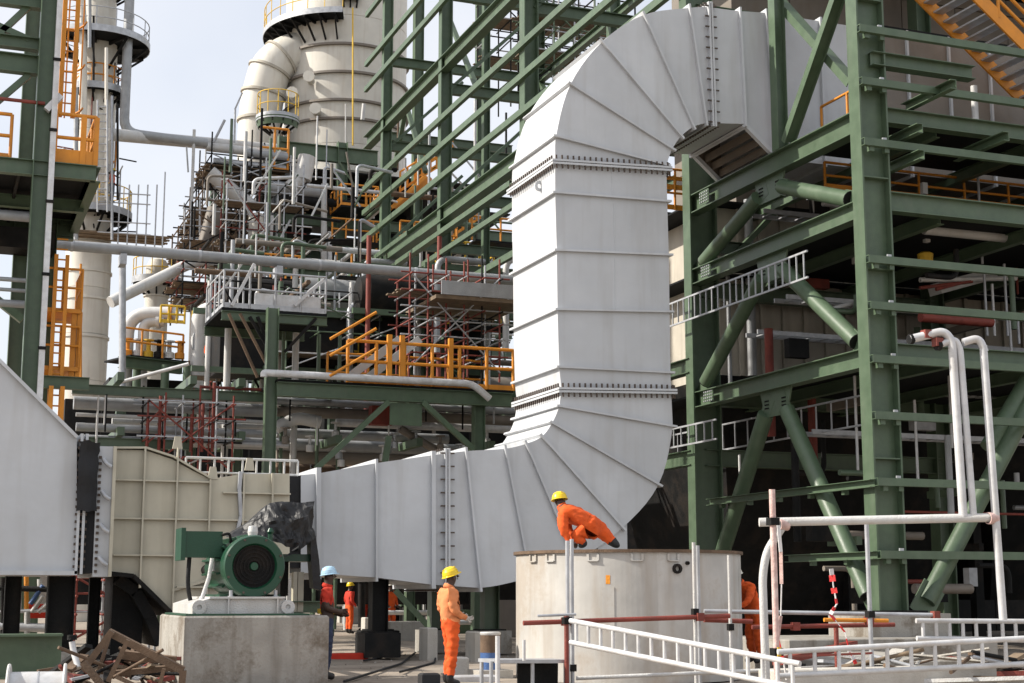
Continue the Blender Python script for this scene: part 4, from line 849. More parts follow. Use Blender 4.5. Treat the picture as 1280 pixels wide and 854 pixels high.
for px, py in ((387,98),(395,138),(366,118)): B(ve, 'nozzle', 'vessel', lambda b: b.lathe(W(px,py,D=DV-4.2), [(.25,-.6),(.25,.3),(.36,.3),(.36,.42),(0,.42)], 10, (-.36,-.93,0)))
q_ = W(347,150,D=DV-6); ringdeck(ve, q_.x, q_.y, q_.z, .4, 1.25, am-2.0, am+1.6, 'yellow', 14, 1.5, 7)
B(ve, 'deck_skirt', 'green', lambda b: b.lathe((q_.x, q_.y, q_.z), [(1.15,-.55),(1.30,-.05),(.3,-.06)], 14, (0,0,1), am-2.0, am+1.6))
B(ve, 'nozzle', 'white', lambda b: b.path(bend([W(358,165,D=DV-5), W(360,150,D=DV-5), W(352,145,D=DV-5)], .5), .35, 10))
# ---------------------------------------------------------------- green frame carrying the vessel, with decks
vf = thing('vessel_support', 'green frame with decks and pipes under the cream vessel', 'steel frame', (vx, vy-8, 0))
YV = vy-8
xv = lambda px: sx(px, Y=YV, Z=20); zv = lambda px, py: W(px, py, Y=YV).z
for px in (350, 425, 520, 600): B(vf, 'column', 'green', lambda b: b.ibeam((xv(px), YV, 0), (xv(px), YV, zv(350,170)+(0 if px < 500 else 12)), .55, .5, (1,0,0)))
for px in (300, 390, 560): B(vf, 'column', 'green', lambda b: b.ibeam((xv(px), YV+9, 0), (xv(px), YV+9, zv(350,180)), .5, .5, (1,0,0)))
for px0, py, px1, h in ((348,186,470,.9),(350,272,640,.6),(350,330,640,.5),(350,400,640,.5),(280,420,640,.4),(350,305,470,.35),(480,170,640,.5)):
    z = zv(px0, py); ib(vf, (xv(px0), YV, z), (xv(px1), YV, z), h, .35)
for py in (206, 240, 290, 345, 410):
    z = zv(350, py); B(vf, 'floor_deck', 'grate', lambda b: b.span((xv(352), YV+.3, z), (xv(640), YV+9, z+.08)))
for k in range(8): B(vf, 'equipment_box', ('dark','green','casing','pipe')[k % 4], lambda b: b.box((xv(375+32*k), YV+3+(k % 3), zv(350, (255,315,380,440)[k % 4])), (2.2, 2, 2.0)))
for a, c in (((352,215),(330,190)),((352,190),(336,230)),((352,300),(300,345)),((352,260),(320,300)),((425,300),(470,345))): br(vf, W(*a,Y=YV-.2), W(*c,Y=YV-.2), .14, .14, 'green', 'brace')
for px0, py0, px1, py1, r, m in ((320,268,320,470,.42,'vessel'),(262,216,318,262,.42,'white'),(270,262,252,330,.5,'casing'),(405,230,405,466,.17,'white'),(384,196,378,225,.5,'white'),(376,222,362,235,.4,'white'),(412,290,412,470,.14,'alu'),(432,330,432,470,.1,'white'),(340,270,330,480,.1,'white')):
    tb(vf, W(px0,py0,Y=YV-1.2), W(px1,py1,Y=YV-1.2), r, m, 'pipe', 10)
for px0, py, px1, r, m in ((325,238,400,.4,'pipe'),(345,252,440,.25,'dark'),(300,196,352,.3,'pipe'),(260,206,350,.2,'galv'),(345,232,420,.05,'rust'),(350,222,420,.05,'galv'),(250,188,330,.25,'white')):
    z = zv(px0, py); tb(vf, (xv(px0), YV-.8, z), (xv(px1), YV-.8, z), r, m, 'pipe', 10)
p0, p1 = xv(412), xv(457); z = zv(430,270); B(vf, 'small_deck', 'grate', lambda b: b.span((p0, YV-2.4, z-.1), (p1, YV, z)))
rail(vf, [(p0, YV, z), (p0, YV-2.4, z), (p1, YV-2.4, z), (p1, YV, z)], 1.2, .8, 'orange', .05)
for px, py in ((500,240),(520,225),(560,300)): p = W(px,py,Y=YV-.5); rail(vf, [p, p+V((2.2,0,1.6))], 1.2, .6, 'orange', .06)
br(vf, W(487,262,Y=YV-.8), W(530,222,Y=YV-.8), .9, .2, 'orange', 'stair_stringer'); br(vf, W(495,262,Y=YV-.2), W(538,222,Y=YV-.2), .12, .3, 'orange', 'stair_stringer')
z = zv(330,196); rail(vf, [(xv(318), YV-1, z-1), (xv(352), YV-1, z-1)], 2.4, .7, 'orange', .07)
# ---------------------------------------------------------------- scaffolds
def scaffold(name, label, c0, nx, dx, ny, dy, zs, mat_, r=.045, decks=(), jit=.5, braces=2, boards='board', group='scaffolds among the pipework', mats=None):
    t = thing(name, label, 'scaffold', tuple(c0), group); c0 = V(c0); mats = mats or [mat_]
    for i in range(nx):
        for j in range(ny):
            p = c0+V((i*dx, j*dy, 0)); tb(t, p+V((0,0,zs[0])), p+V((0,0,zs[-1]+random.uniform(0,jit*2))), r, random.choice(mats), 'standard', 6)
    for z in zs[1:] if len(zs) > 2 else zs:
        for j in range(ny): tb(t, c0+V((-.3, j*dy, z)), c0+V(((nx-1)*dx+random.uniform(.2,.6), j*dy, z)), r*.9, random.choice(mats), 'ledger', 6)
        for i in range(nx): tb(t, c0+V((i*dx, -.3, z-.06)), c0+V((i*dx, (ny-1)*dy+.3, z-.06)), r*.9, random.choice(mats), 'transom', 6)
    for z in decks:
        n_ = max(2, int((ny-1)*dy/.26))
        for k in range(n_): B(t, 'board', boards, lambda b: b.box(c0+V(((nx-1)*dx/2+random.uniform(-.15,.15), .13+k*.26, z+.03+.012*(k % 2))), ((nx-1)*dx+.7, .23, .045)))
    for k in range(braces):
        a, c = c0+V((0, -.05, zs[0]+.3)), c0+V(((nx-1)*dx, -.05, zs[-1])); 
        if k % 2: a.x, c.x = c.x, a.x
        tb(t, a, c, r*.9, random.choice(mats), 'brace', 6)
    return t
def at_(px, py, D): return W(px, py, D=D)
def scz(px, D, *pys): return [W(px, py, D=D).z for py in pys]
def scf(name, label, px, D, nx, dx, ny, dy, pys, dk, m, **k):
    p = W(px,742,D=D); zs = scz(px, D, *pys); return scaffold(name, label, (p.x, p.y, 0), nx, dx, ny, dy, zs, m, decks=scz(px, D, *dk), **k)
scf('scaffold', 'brown boarded scaffold hanging at the left end of the vessel frame, lower level', 222, 78, 4, 1.2, 4, 2.2, (318,300,282,262), (300,), 'galv', mats=['galv','dark','wood'], jit=.8)
scf('scaffold', 'brown boarded scaffold at the left end of the vessel frame, middle level', 236, 80, 4, 1.0, 4, 2.2, (300,262,250,236,222), (262,), 'galv', mats=['galv','dark','wood'], jit=.8)
scf('scaffold', 'boarded scaffold top level under the overhead white pipe', 246, 80, 5, 1.1, 3, 2.0, (236,214,204,192), (206,212), 'galv', mats=['galv','dark'], jit=.8)
scf('scaffold', 'grey scaffold lattice in front of the leaning beige pipe', 268, 76, 5, 1.0, 2, 1.6, (350,325,300,275,250,225), (300,250), 'galv', mats=['galv','alu','rust','dark'], jit=.8)
scf('scaffold', 'boarded scaffold cluster above the bent white pipes', 214, 72, 5, 1.1, 3, 1.8, (392,372,352,336,326), (372,352), 'galv', mats=['galv','dark','rust'], jit=.6)
scf('scaffold', 'scaffold tower left of the grey walkway platform', 262, 62, 3, 1.3, 2, 1.5, (495,470,440,410,380,350), (410,), 'rust', mats=['rust','galv','dark'], jit=.5)
scf('scaffold', 'red and grey scaffold under the long grey pipe beside the tall duct', 508, 48, 6, .62, 2, 1.4, (472,440,418,398,382,362,340), (362,), 'rust', r=.032, mats=['rust','rust','galv','galv','dark'], jit=.5)
scf('scaffold', 'dark scaffold of thin tubes low behind the fan casing', 176, 44, 6, .5, 2, 1.2, (600,570,545,520,500), (), 'rust', r=.03, mats=['rust','rust','galv','dark'], jit=.3)
scf('scaffold', 'grey scaffold frame behind the orange walkway railing', 350, 58, 7, 1.25, 2, 1.6, (470,440,412,385,360), (440,), 'galv', r=.035, mats=['galv','alu','dark','green'], jit=.4)
scf('scaffold', 'dark thin scaffold low among pipes right of the fan casing', 385, 49, 5, .9, 2, 1.2, (595,570,550), (), 'dark', r=.03, mats=['dark','rust','pipe'], jit=.3)
# ---------------------------------------------------------------- long pipe bridge pipe
YP = 48.0
a = W(-60,299,Y=YP); lpz = W(340,327,Y=YP).z
lpt = thing('long_pipe', 'long grey pipe running level across the middle behind the tall duct', 'pipe', (0, YP, lpz))
xq = [sx(px, Y=YP, Z=lpz) for px in (-140, 90, 250, 400, 520, 665)]
for k in range(5): B(lpt, 'pipe_length', 'pipe', lambda b: b.tube((xq[k], YP, lpz), (xq[k+1]-.02, YP, lpz), .17, 20))
for x in xq[1:5]: B(lpt, 'weld_collar', 'galv', lambda b: b.lathe((x-.05, YP, lpz), [(.17,0),(.185,.0),(.185,.08),(.17,.08)], 20, (1,0,0)))
for px, py in ((345,350),(152,350)):
    x = sx(px, Y=YP+.4, Z=lpz); B(lpt, 'pipe_support', 'galv', lambda b: b.span((x-.1, YP-.25, lpz-.5), (x+.1, YP+.4, lpz-.17)))
# ---------------------------------------------------------------- bent white pipes, small vessel and bits in the left middle distance
DN = 66
for lab, pts, r, m in (('outer cream pipe with a round bend left of the pale big bent pipe', [(160,500),(160,392),(222,391)], .30, 'white'), ('inner smaller cream pipe with a round bend', [(178,470),(180,402),(206,400)], .24, 'white'), ('thick white pipe bending right beside the scaffold tower', [(249,492),(249,387),(285,383)], .34, 'white')):
    P_ = [W(px, py, D=DN) for px, py in pts]; P_[0] = V((P_[1].x, P_[1].y, P_[0].z)); P_[2].z = P_[1].z
    t = thing('bent_pipe', lab, 'pipe', (P_[0].x, P_[0].y, 0), 'bent cream pipes'); pp(t, [V((P_[1].x, P_[1].y, 2)), P_[1], P_[2]], r, m, 'pipe', 1.0, 14, 8)
    d = (P_[2]-P_[1]).normalized(); B(t, 'flange', 'orange' if r == .30 else m, lambda b: b.lathe(P_[2]-d*.35, [(r,0),(r*1.35,0),(r*1.35,.15),(r,.15)], 14, d))
sm = W(181,742,D=82); rr = 15*82/1917
t = thing('small_vessel', 'smaller cream vessel behind the diagonal pipe at left', 'vessel', (sm.x, sm.y, 0)); zt_ = lambda py: sy(py, X=sm.x, Y=sm.y)
B(t, 'shell', 'vessel', lambda b: b.lathe((sm.x, sm.y, 0), [(rr,2),(rr,zt_(335)),(rr*.7,zt_(326)),(0,zt_(322))], 24)); B(t, 'ring', 'vessel', lambda b: b.lathe((sm.x, sm.y, zt_(372)), [(rr,0),(rr+.08,0),(rr+.08,.1),(rr,.1)], 24))
ringdeck(t, sm.x, sm.y, zt_(352), rr, rr*2.1, am-1.4, am+1.6, 'yellow', 14, 1.2, 5)
t = thing('diagonal_pipe', 'cream pipe slanting up to the right across the small vessel', 'pipe', tuple(W(138,378,D=70))); pp(t, [W(138,378,D=70), W(236,330,D=73), W(262,322,D=74)], .28, 'white', 'pipe', .5, 12)
vp = thing('valve_platform', 'green beam platform with yellow railing and valves under the bent pipes', 'platform', tuple(W(190,460,D=64)))
a, c = W(150,452,D=64), W(228,456,D=66); ib(vp, a, V((c.x, c.y, a.z)), .5, .4)
B(vp, 'floor_deck', 'grate', lambda b: b.bar(a+V((0,1.2,.3)), V((c.x, c.y+1.2, a.z+.3)), 2.4, .08)); rail(vp, [a+V((0,0,.3)), V((c.x, c.y, a.z+.3))], 1.2, .9, 'orange', .05, False)
for k in range(6): p = a+V((.4+.45*k, 1.0, .4)); B(vp, 'valve', ('orange','white','yellow','dark','white','orange')[k], lambda b: b.lathe(p, [(0,0),(.22,0),(.22,.25),(.1,.3),(.1,.7),(.24,.72),(.24,.78),(0,.78)], 10))
for px in (160, 196, 224): tb(vp, V((W(px,742,D=65).x, W(px,742,D=65).y, 0)), V((W(px,742,D=65).x, W(px,742,D=65).y, a.z)), .18, 'green', 'column', 8)
B(vp, 'base_skid', 'dark', lambda b: b.box((W(190,742,D=67).x, W(190,742,D=67).y+1, a.z-1.2), (4.5, 2.5, 1.6)))
p0, p1 = W(212,394,D=63.5), W(232,394,D=63.5); rail(vp, [V((W(200,404,D=63.5).x, p0.y, W(200,404,D=63.5).z)), V((p1.x, p0.y, W(200,404,D=63.5).z))], .75, .35, 'yellow', .05)
tb(vp, W(135,482,D=56), W(236,455,D=56), .07, 'alu', 'stay_tube', 8)
hv = thing('cantilever_crane', 'thin grey davit arm on top of the scaffold beside the vessel bend', 'davit', tuple(W(268,185,D=80))); tb(hv, W(267,178,D=80), W(281,150,D=80), .08, 'galv', 'arm', 6); tb(hv, W(293,178,D=80), W(294,136,D=80), .06, 'galv', 'mast', 6); tb(hv, W(294,136,D=80), W(303,116,D=80), .05, 'galv', 'arm', 6)
# ---------------------------------------------------------------- mid walkway, platform and pipe rack
YW = 44.0
wk = thing('walkway', 'green walkway beam with orange railing left of the tall duct', 'walkway', (W(340,742,Y=YW).x, YW, 0))
xw = lambda px, z=6.5: sx(px, Y=YW, Z=z)
wz = W(330,468,Y=YW).z
B(wk, 'column', 'green', lambda b: b.ibeam((xw(340), YW+.3, .0), (xw(340), YW+.3, W(340,383,Y=YW).z), .34, .34, (1,0,0)))
B(wk, 'column', 'green', lambda b: b.ibeam((xw(602), YW+.3, .0), (xw(602), YW+.3, wz), .34, .34, (1,0,0)))
B(wk, 'handrail_pipe', 'alu', lambda b: b.path(bend([(xw(326), YW-.3, wz-.12), (xw(326), YW-.3, wz), (xw(586), YW-.3, wz), (xw(608), YW-.3, W(608,500,Y=YW).z)], .25), .11, 12))
ib(wk, (xw(345), YW, wz-.42), (xw(640), YW, wz-.42), .42, .3)
B(wk, 'floor_deck', 'grate', lambda b: b.span((xw(345), YW-.1, wz-.2), (xw(640), YW+2.6, wz-.13)))
rail(wk, [(xw(432), YW-.12, wz-.13), (xw(640), YW-.12, wz-.13)], 1.28, .95, 'orange', .055)
for px in (484, 500, 561): B(wk, 'heavy_post', 'orange', lambda b: b.span((xw(px)-.07, YW-.2, wz-.1), (xw(px)+.07, YW-.06, wz+1.4)))
rail(wk, [(xw(432), YW+2.4, wz-.13), (xw(640), YW+2.4, wz-.13)], 1.28, 1.4, 'orange', .04)
for dz in (0, .55, 1.0): tb(wk, W(412,466-dz*5,Y=YW-.4)+V((0,0,dz-.1)), W(470,432-dz*5,Y=YW-.4)+V((0,0,dz-.1)), .05, 'orange', 'stair_rail', 6)
B(wk, 'stair_stringer', 'white', lambda b: b.bar(W(430,476,Y=YW+1), W(500,424,Y=YW+1), .08, .25)); B(wk, 'stair_stringer', 'white', lambda b: b.bar(W(455,476,Y=YW+1.8), W(525,424,Y=YW+1.8), .08, .25))
for a, c in (((395,586),(486,502)),((480,586),(486,545)),((528,503),(592,562))): br(wk, W(*a,Y=YW-.1), W(*c,Y=YW-.1), .16, .16, 'green', 'brace')
B(wk, 'gusset_plate', 'green', lambda b: b.span((xw(487), YW-.02, wz-1.35), (xw(527), YW+.02, wz-.66)))
mp_ = thing('grey_platform', 'grey railed platform on a green column in front of the long pipe', 'platform', (xw(340), 45, 0))
y_ = 45.0; xm_ = lambda px: sx(px, Y=y_, Z=9); zp = W(280,384,Y=y_).z
B(mp_, 'floor_deck', 'grate', lambda b: b.span((xm_(276), y_, zp-.1), (xm_(408), y_+3, zp)))
ib(mp_, (xm_(276), y_, zp-.25), (xm_(408), y_, zp-.25), .28, .2); ib(mp_, (xm_(276), y_+3, zp-.25), (xm_(408), y_+3, zp-.25), .28, .2)
rail(mp_, [(xm_(278), y_+3, zp), (xm_(278), y_, zp), (xm_(406), y_, zp), (xm_(406), y_+3, zp)], 1.15, .8, 'galv', .035)
B(mp_, 'side_panel', 'alu', lambda b: b.span((xm_(318), y_+.06, zp+.12), (xm_(400), y_+.1, zp+.52)))
for a, c in (((290,382),(318,330)),((405,350),(368,382)),((322,396),(338,440)),((356,440),(395,398)),((338,440),(312,396))): br(mp_, W(*a,Y=y_-.1), W(*c,Y=y_-.1), .09, .09, 'alu' if a[0] in (290,405) else 'dark', 'brace')
for a, c in (((286,392),(322,472)),((300,392),(345,478))): tb(mp_, W(*a,Y=y_-.4), W(*c,Y=y_-.4), .05, 'wood', 'prop', 8)
for px in (372, 388, 300, 418, 445): tb(mp_, (xm_(px), y_+2, .3), (xm_(px), y_+2, zp-.3), .11 if px in (388,300) else .06, 'white' if px in (388, 300) else 'green', 'post', 8)
# stub deck under the long pipe at right, with panel
sd_ = thing('stub_platform', 'grey platform with brown underside above the red scaffold', 'platform', tuple(W(600,350,Y=45.2)))
zq = W(590,371,Y=45.2).z; B(sd_, 'floor_deck', 'board', lambda b: b.span((sx(545,Y=45.2,Z=zq), 45.2, zq-.12), (sx(660,Y=45.2,Z=zq), 48.5, zq))); B(sd_, 'edge_panel', 'pipe', lambda b: b.span((sx(552,Y=45.1,Z=zq), 45.1, zq), (sx(660,Y=45.1,Z=zq), 45.15, zq+.45)))
# pipe rack
pk = thing('pipe_rack', 'bundle of level grey pipes on green beams behind the fan casing', 'pipe rack', (W(350,742,Y=47).x, 47, 0))
for py, px0, px1, r, y, m in ((495,90,345,.13,46.2,'alu'),(509,92,345,.20,46.6,'pipe'),(508,345,650,.12,46.9,'pipe'),(523,95,330,.06,46.3,'white'),(520,330,650,.18,47.0,'casing'),(530,140,330,.12,47.2,'white'),(538,95,330,.13,46.2,'pipe'),(533,420,650,.13,46.6,'alu'),(545,345,560,.16,47.4,'pipe'),(552,105,360,.10,46.4,'galv'),(558,200,650,.2,47.8,'pipe'),(574,345,640,.25,48.0,'casing'),(590,345,560,.22,48.5,'wood'),(499,345,650,.06,46.2,'galv'),(485,345,560,.05,46.0,'yellow'),(486,250,345,.05,46.3,'rust')):
    z = W((px0+px1)/2, py, Y=y).z; MB().tube((sx(px0,Y=y,Z=z), y, z), (sx(px1,Y=y,Z=z), y, z), r, 12).build('pipe', M[m], pk)
for px in (150, 240, 300, 420, 520, 610):
    for z in scz(px, 50, 487, 548): br(pk, (sx(px,Y=46,Z=z), 45.6, z-.35), (sx(px,Y=46,Z=z), 50, z-.35), .2, .25, 'green', 'cross_beam')
    x = sx(px,Y=49,Z=5); B(pk, 'column', 'green', lambda b: b.ibeam((x, 49.6, 0), (x, 49.6, W(px,485,Y=49).z), .3, .3, (1,0,0)))
for py, px0, px1 in ((552,95,240),(486,90,345)): z = W(px0,py,Y=45.9).z; ib(pk, (sx(px0,Y=45.9,Z=z), 45.9, z), (sx(px1,Y=45.9,Z=z), 45.9, z), .28, .2)
pp(pk, [W(345,535,Y=46.4), W(370,522,Y=46.4), W(400,528,Y=46.4)], .2, 'white', 'bend', .3); pp(pk, [W(500,536,Y=46.5), W(540,560,Y=46.5), W(580,575,Y=46.5)], .13, 'casing', 'bend', .3)
B(pk, 'red_valve', 'rust', lambda b: b.box(W(476,520,Y=46.2), (.7, .4, .6)))
for k, px in enumerate((185, 201, 240, 254, 268)): a = W(px, (520,495,518,504,478)[k], Y=45.5); tb(pk, (a.x, a.y, W(px,565,Y=45.5).z), a, .05, 'rust', 'upright', 8)
br(pk, W(182,532,Y=45.4), W(205,508,Y=45.4), .05, .05, 'rust', 'brace'); br(pk, W(182,556,Y=45.4), W(196,543,Y=45.4), .05, .05, 'rust', 'brace')
for k in range(16):    # thin vertical droppers and odd fittings between the pipes
    px = 105+random.random()*520; y = 45.8; a = W(px, 492+random.random()*40, Y=y); tb(pk, a, a-V((0,0,.4+random.random()*1.2)), .03, random.choice(['galv','rust','white','dark']), 'dropper', 6)
for k in range(14):
    px = 350+random.random()*280; p = W(px, 545+random.random()*40, Y=46.2); B(pk, 'valve', random.choice(['white','galv','pipe','casing']), lambda b: b.lathe(p, [(0,0),(.12,0),(.12,.2),(.05,.25),(.05,.45),(.16,.46),(.16,.5),(0,.5)], 8))
# white tube rail above the casing top
cr = thing('tube_rail', 'white tube rail standing behind the top of the cream fan casing', 'railing', tuple(Qc(300,580)[:1])+(33.6, Qc(300,590)[1]))
z = W(300,592,Y=33.6).z; xa_, xb_ = sx(232,Y=33.6,Z=z), sx(372,Y=33.6,Z=z); z1 = W(300,574,Y=33.6).z
tb(cr, (xa_, 33.6, z1), (xb_, 33.6, z1), .03, 'white', 'top_rail'); tb(cr, (xa_, 33.6, z), (xb_, 33.6, z), .025, 'white', 'bottom_rail')
for k in range(9): x = xa_+(xb_-xa_)*k/8; tb(cr, (x, 33.6, z), (x, 33.6, z1), .025, 'white', 'post', 6)
# ---------------------------------------------------------------- people
BONES = ['pelvis','chest']
def person(label, loc, face, J, mats, hat, group=None, scale=1.0, sleeve='top', vest=None, bulk=1.1):
    """J: joint positions in metres, x to the figure's right... x = sideways, y = forwards, z = up, before turning by face."""
    root = thing('person', label, 'person', loc, group); L_ = V(loc); Rz = Matrix.Rotation(face, 3, 'Z')
    T = lambda p: L_+Rz@(V(p)*scale)
    me = bpy.data.meshes.new('body'); names = list(J); idx = {n: i for i, n in enumerate(names)}
    E = [('pelvis','waist'),('waist','chest'),('chest','neck0'),('neck0','neck'),('neck','head'),('head','crown')]
    for s in 'LR': E += [('chest','sh'+s),('sh'+s,'el'+s),('el'+s,'wr'+s),('wr'+s,'pa'+s),('pelvis','hi'+s),('hi'+s,'kn'+s),('kn'+s,'an'+s),('an'+s,'to'+s)]
    RAD = dict(pelvis=(.165,.125), waist=(.15,.11), chest=(.175,.125), neck0=(.10,.085), neck=(.06,.06), head=(.078,.092), crown=(.07,.078), sh=(.082,.08), el=(.06,.06), wr=(.040,.04), pa=(.042,.026), hi=(.105,.11), kn=(.080,.085), an=(.062,.062), to=(.048,.04))
    me.from_pydata([T(J[n])-L_ for n in names], [(idx[a], idx[b]) for a, b in E], [])
    o = bpy.data.objects.new('body_tmp', me); COL.objects.link(o)
    md = o.modifiers.new('s', 'SKIN'); md.use_smooth_shade = True
    for n in names:
        r = RAD.get(n) or RAD[n[:-1]]; v = me.skin_vertices[0].data[idx[n]]; kb = bulk if n not in ('head','crown','neck') and n[:2] not in ('wr','pa','to') else 1.0; v.radius = (r[0]*scale*kb, r[1]*scale*kb); v.use_root = (n == 'pelvis')
    ss = o.modifiers.new('d', 'SUBSURF'); ss.levels = ss.render_levels = 3 if V(loc).y < 30 else 2
    dg = bpy.context.evaluated_depsgraph_get(); ev = o.evaluated_get(dg); m2 = bpy.data.meshes.new_from_object(ev); m2.name = 'body'
    bpy.data.objects.remove(o); bpy.data.meshes.remove(me)
    top, bot, glove = mats
    for mm in (M[top], M[bot], M['skin'], M['boot'], M[glove]): m2.materials.append(mm)
    seg = [(T(J[a])-L_, T(J[b])-L_, a, b) for a, b in E]
    for p in m2.polygons:
        c = p.center; best = None
        for a, b, na, nb in seg:
            ab = b-a; t = max(0, min(1, (c-a).dot(ab)/max(1e-9, ab.length_squared))); d = (c-(a+ab*t)).length
            if best is None or d < best[0]: best = (d, na, nb, t)
        _, na, nb, t = best; k = 0
        if nb in ('head','crown') or (nb == 'neck' and t > .35): k = 2
        elif nb[:2] == 'pa': k = 4
        elif nb[:2] == 'wr' and sleeve == 'short' : k = 2
        elif nb[:2] == 'el' and sleeve == 'short' and t > .7: k = 2
        elif nb[:2] == 'to' or (nb[:2] == 'an' and t > .78): k = 3
        elif nb[:2] in ('hi','kn','an') or (nb == 'waist' and t < .45): k = 1
        p.material_index = k; p.use_smooth = True
    cloth = set()
    for p in m2.polygons:
        if p.material_index in (0, 1): cloth.update(p.vertices)
    for i in cloth:      # creases of the cloth
        v = m2.vertices[i]; q = v.co/scale; f = NZ.noise((q.x*7, q.y*7, q.z*16))*.6+NZ.noise((q.x*15+q.z*9, q.y*15, q.z*24))*.4; v.co += v.normal*f*.030*scale
    body = bpy.data.objects.new('body', m2); COL.objects.link(body); body.parent = root; body['_o'] = list(L_)
    # fingers, one chain each, rooted in the palm
    for s in 'LR':
        w_, p_ = V(J['wr'+s]), V(J['pa'+s]); d = (p_-w_).normalized(); sd = d.cross(V((0,1,.2))).normalized(); nrm = sd.cross(d)
        for k, (off, ln) in enumerate(((-.028,.066),(-.010,.078),(.009,.074),(.026,.058))):
            a = p_+sd*off; B(body, 'finger', glove, lambda b: b.path([T(a), T(a+d*ln*.5+nrm*.006), T(a+d*ln*.85+nrm*.028), T(a+d*ln*.95+nrm*.048)], [.011*scale,.010*scale,.009*scale,.007*scale], 6))
        a = w_.lerp(p_, .55)+sd*.03; B(body, 'thumb', glove, lambda b: b.path([T(a), T(a+sd*.03+d*.03), T(a+sd*.035+d*.06+nrm*.01)], [.013*scale,.011*scale,.009*scale], 6))
    # face: nose, ears, eyes, mouth follow the head's own direction
    h, cr = V(J['head']), V(J['crown']); up = (cr-h).normalized(); fw = V(J.get('look', (0,1,0))); fw = V(LOOK.get(label, (0,1,0))); fw = (fw-up*fw.dot(up)).normalized(); sd = fw.cross(up)
    c = h+up*.02
    B(body, 'nose', 'skin', lambda b: b.path([T(c+fw*.085+up*.03), T(c+fw*.108-up*.008), T(c+fw*.085-up*.02)], [.008*scale,.017*scale,.012*scale], 6))
    B(body, 'mouth', 'skin', lambda b: b.path([T(c+fw*.082-up*.045-sd*.022), T(c+fw*.09-up*.046), T(c+fw*.082-up*.045+sd*.022)], [.005*scale,.009*scale,.005*scale], 6))
    for s in (-1, 1):
        B(body, 'ear', 'skin', lambda b: b.path([T(c+sd*s*.076+up*.022), T(c+sd*s*.088+up*.0), T(c+sd*s*.076-up*.028)], [.010*scale,.018*scale,.009*scale], 6))
        B(body, 'eye', 'eye', lambda b: b.lathe(T(c+fw*.082+sd*s*.032+up*.026), [(0,.012*scale),(.009*scale,.008*scale),(.011*scale,0)], 8, Rz@fw))
    # hard hat
    u_, f_ = Rz@up, Rz@fw; hc = T(h+up*.062); hm = MB(); R0 = .128*scale
    hm.lathe(hc, [(R0*1.02,0),(R0*1.0,.03*scale),(R0*.92,.07*scale),(R0*.72,.108*scale),(R0*.4,.13*scale),(0,.136*scale)], 20, u_)
    sd_ = f_.cross(u_); n_ = 20
    rim = [hc+(f_*math.cos(a)*(1.16+.22*max(0,math.cos(a)))+sd_*math.sin(a)*1.1)*R0 for a in [2*math.pi*k/n_ for k in range(n_)]]
    inn = [hc+(f_*math.cos(a)+sd_*math.sin(a))*R0*.95+u_*.012*scale for a in [2*math.pi*k/n_ for k in range(n_)]]
    hm.add(rim+inn+[p-u_*.008*scale for p in rim], [(k, (k+1) % n_, n_+(k+1) % n_, n_+k) for k in range(n_)]+[(k, (k+1) % n_, 2*n_+(k+1) % n_, 2*n_+k) for k in range(n_)])
    hm.bar(hc+f_*R0*.8+u_*.09*scale, hc-f_*R0*.8+u_*.09*scale, .03*scale, .05*scale, u_)
    hm.build('helmet', M[hat], root)
    if V(loc).y < 30:
        nk = V(J['neck0']).lerp(V(J['neck']), .35); dn = (V(J['neck'])-V(J['neck0'])).normalized()
        B(root, 'collar', top, lambda b: b.lathe(T(nk), [(.078*scale,-.02*scale),(.092*scale,0),(.084*scale,.045*scale),(.070*scale,.04*scale)], 14, Rz@dn))
    if vest:
        b = MB(); b.path([T(V(J['waist'])+V((0,0,-.05))), T(V(J['waist'])+V((0,0,.03)))], .165*scale, 14); b.build('belt', M[vest], root)
    return root
LOOK = {}
ST = dict(pelvis=(0,0,.95), waist=(0,.01,1.10), chest=(0,.0,1.33), neck0=(0,-.01,1.46), neck=(0,.01,1.53), head=(0,.03,1.62), crown=(0,.02,1.70),
 shL=(-.19,-.01,1.41), elL=(-.25,-.03,1.14), wrL=(-.22,.14,.97), paL=(-.18,.21,.93), shR=(.19,-.01,1.41), elR=(.25,-.03,1.14), wrR=(.22,.14,.97), paR=(.18,.21,.93),
 hiL=(-.10,0,.89), knL=(-.11,.03,.50), anL=(-.11,-.02,.09), toL=(-.12,.15,.045), hiR=(.10,0,.89), knR=(.11,.03,.50), anR=(.11,-.02,.09), toR=(.12,.15,.045))
def pose(**k): d = dict(ST); d.update({a: V(b) for a, b in k.items()}); return d
def face_dir(v): return math.atan2(v[1], v[0])-math.pi/2
# worker standing in faded coverall, facing right, hands held in front
LA = 'worker in a faded orange coverall and yellow helmet standing before the grey duct'
g0 = W(563,742,D=23.6)
LOOK[LA] = (.1, 1, .25)
person(LA, (g0.x, g0.y, 0), face_dir(RT*.9+FH*.42), pose(chest=(0,-.05,1.33), neck0=(0,-.045,1.46), neck=(0,-.01,1.535), waist=(0,.0,1.10), head=(0,.025,1.62), crown=(0,-.005,1.705), shL=(-.19,-.05,1.42), shR=(.19,-.05,1.42), elL=(-.24,-.06,1.14), wrL=(-.13,.17,1.05), paL=(-.09,.25,1.05), elR=(.25,-.05,1.14), wrR=(.15,.18,1.03), paR=(.11,.26,1.02), knL=(-.10,.06,.50), anL=(-.10,-.03,.09), toL=(-.11,.14,.045), knR=(.11,.0,.50), anR=(.12,-.06,.09), toR=(.13,.12,.045)), ('cpeach','cor','glove'), 'hy', 'workers on the site')
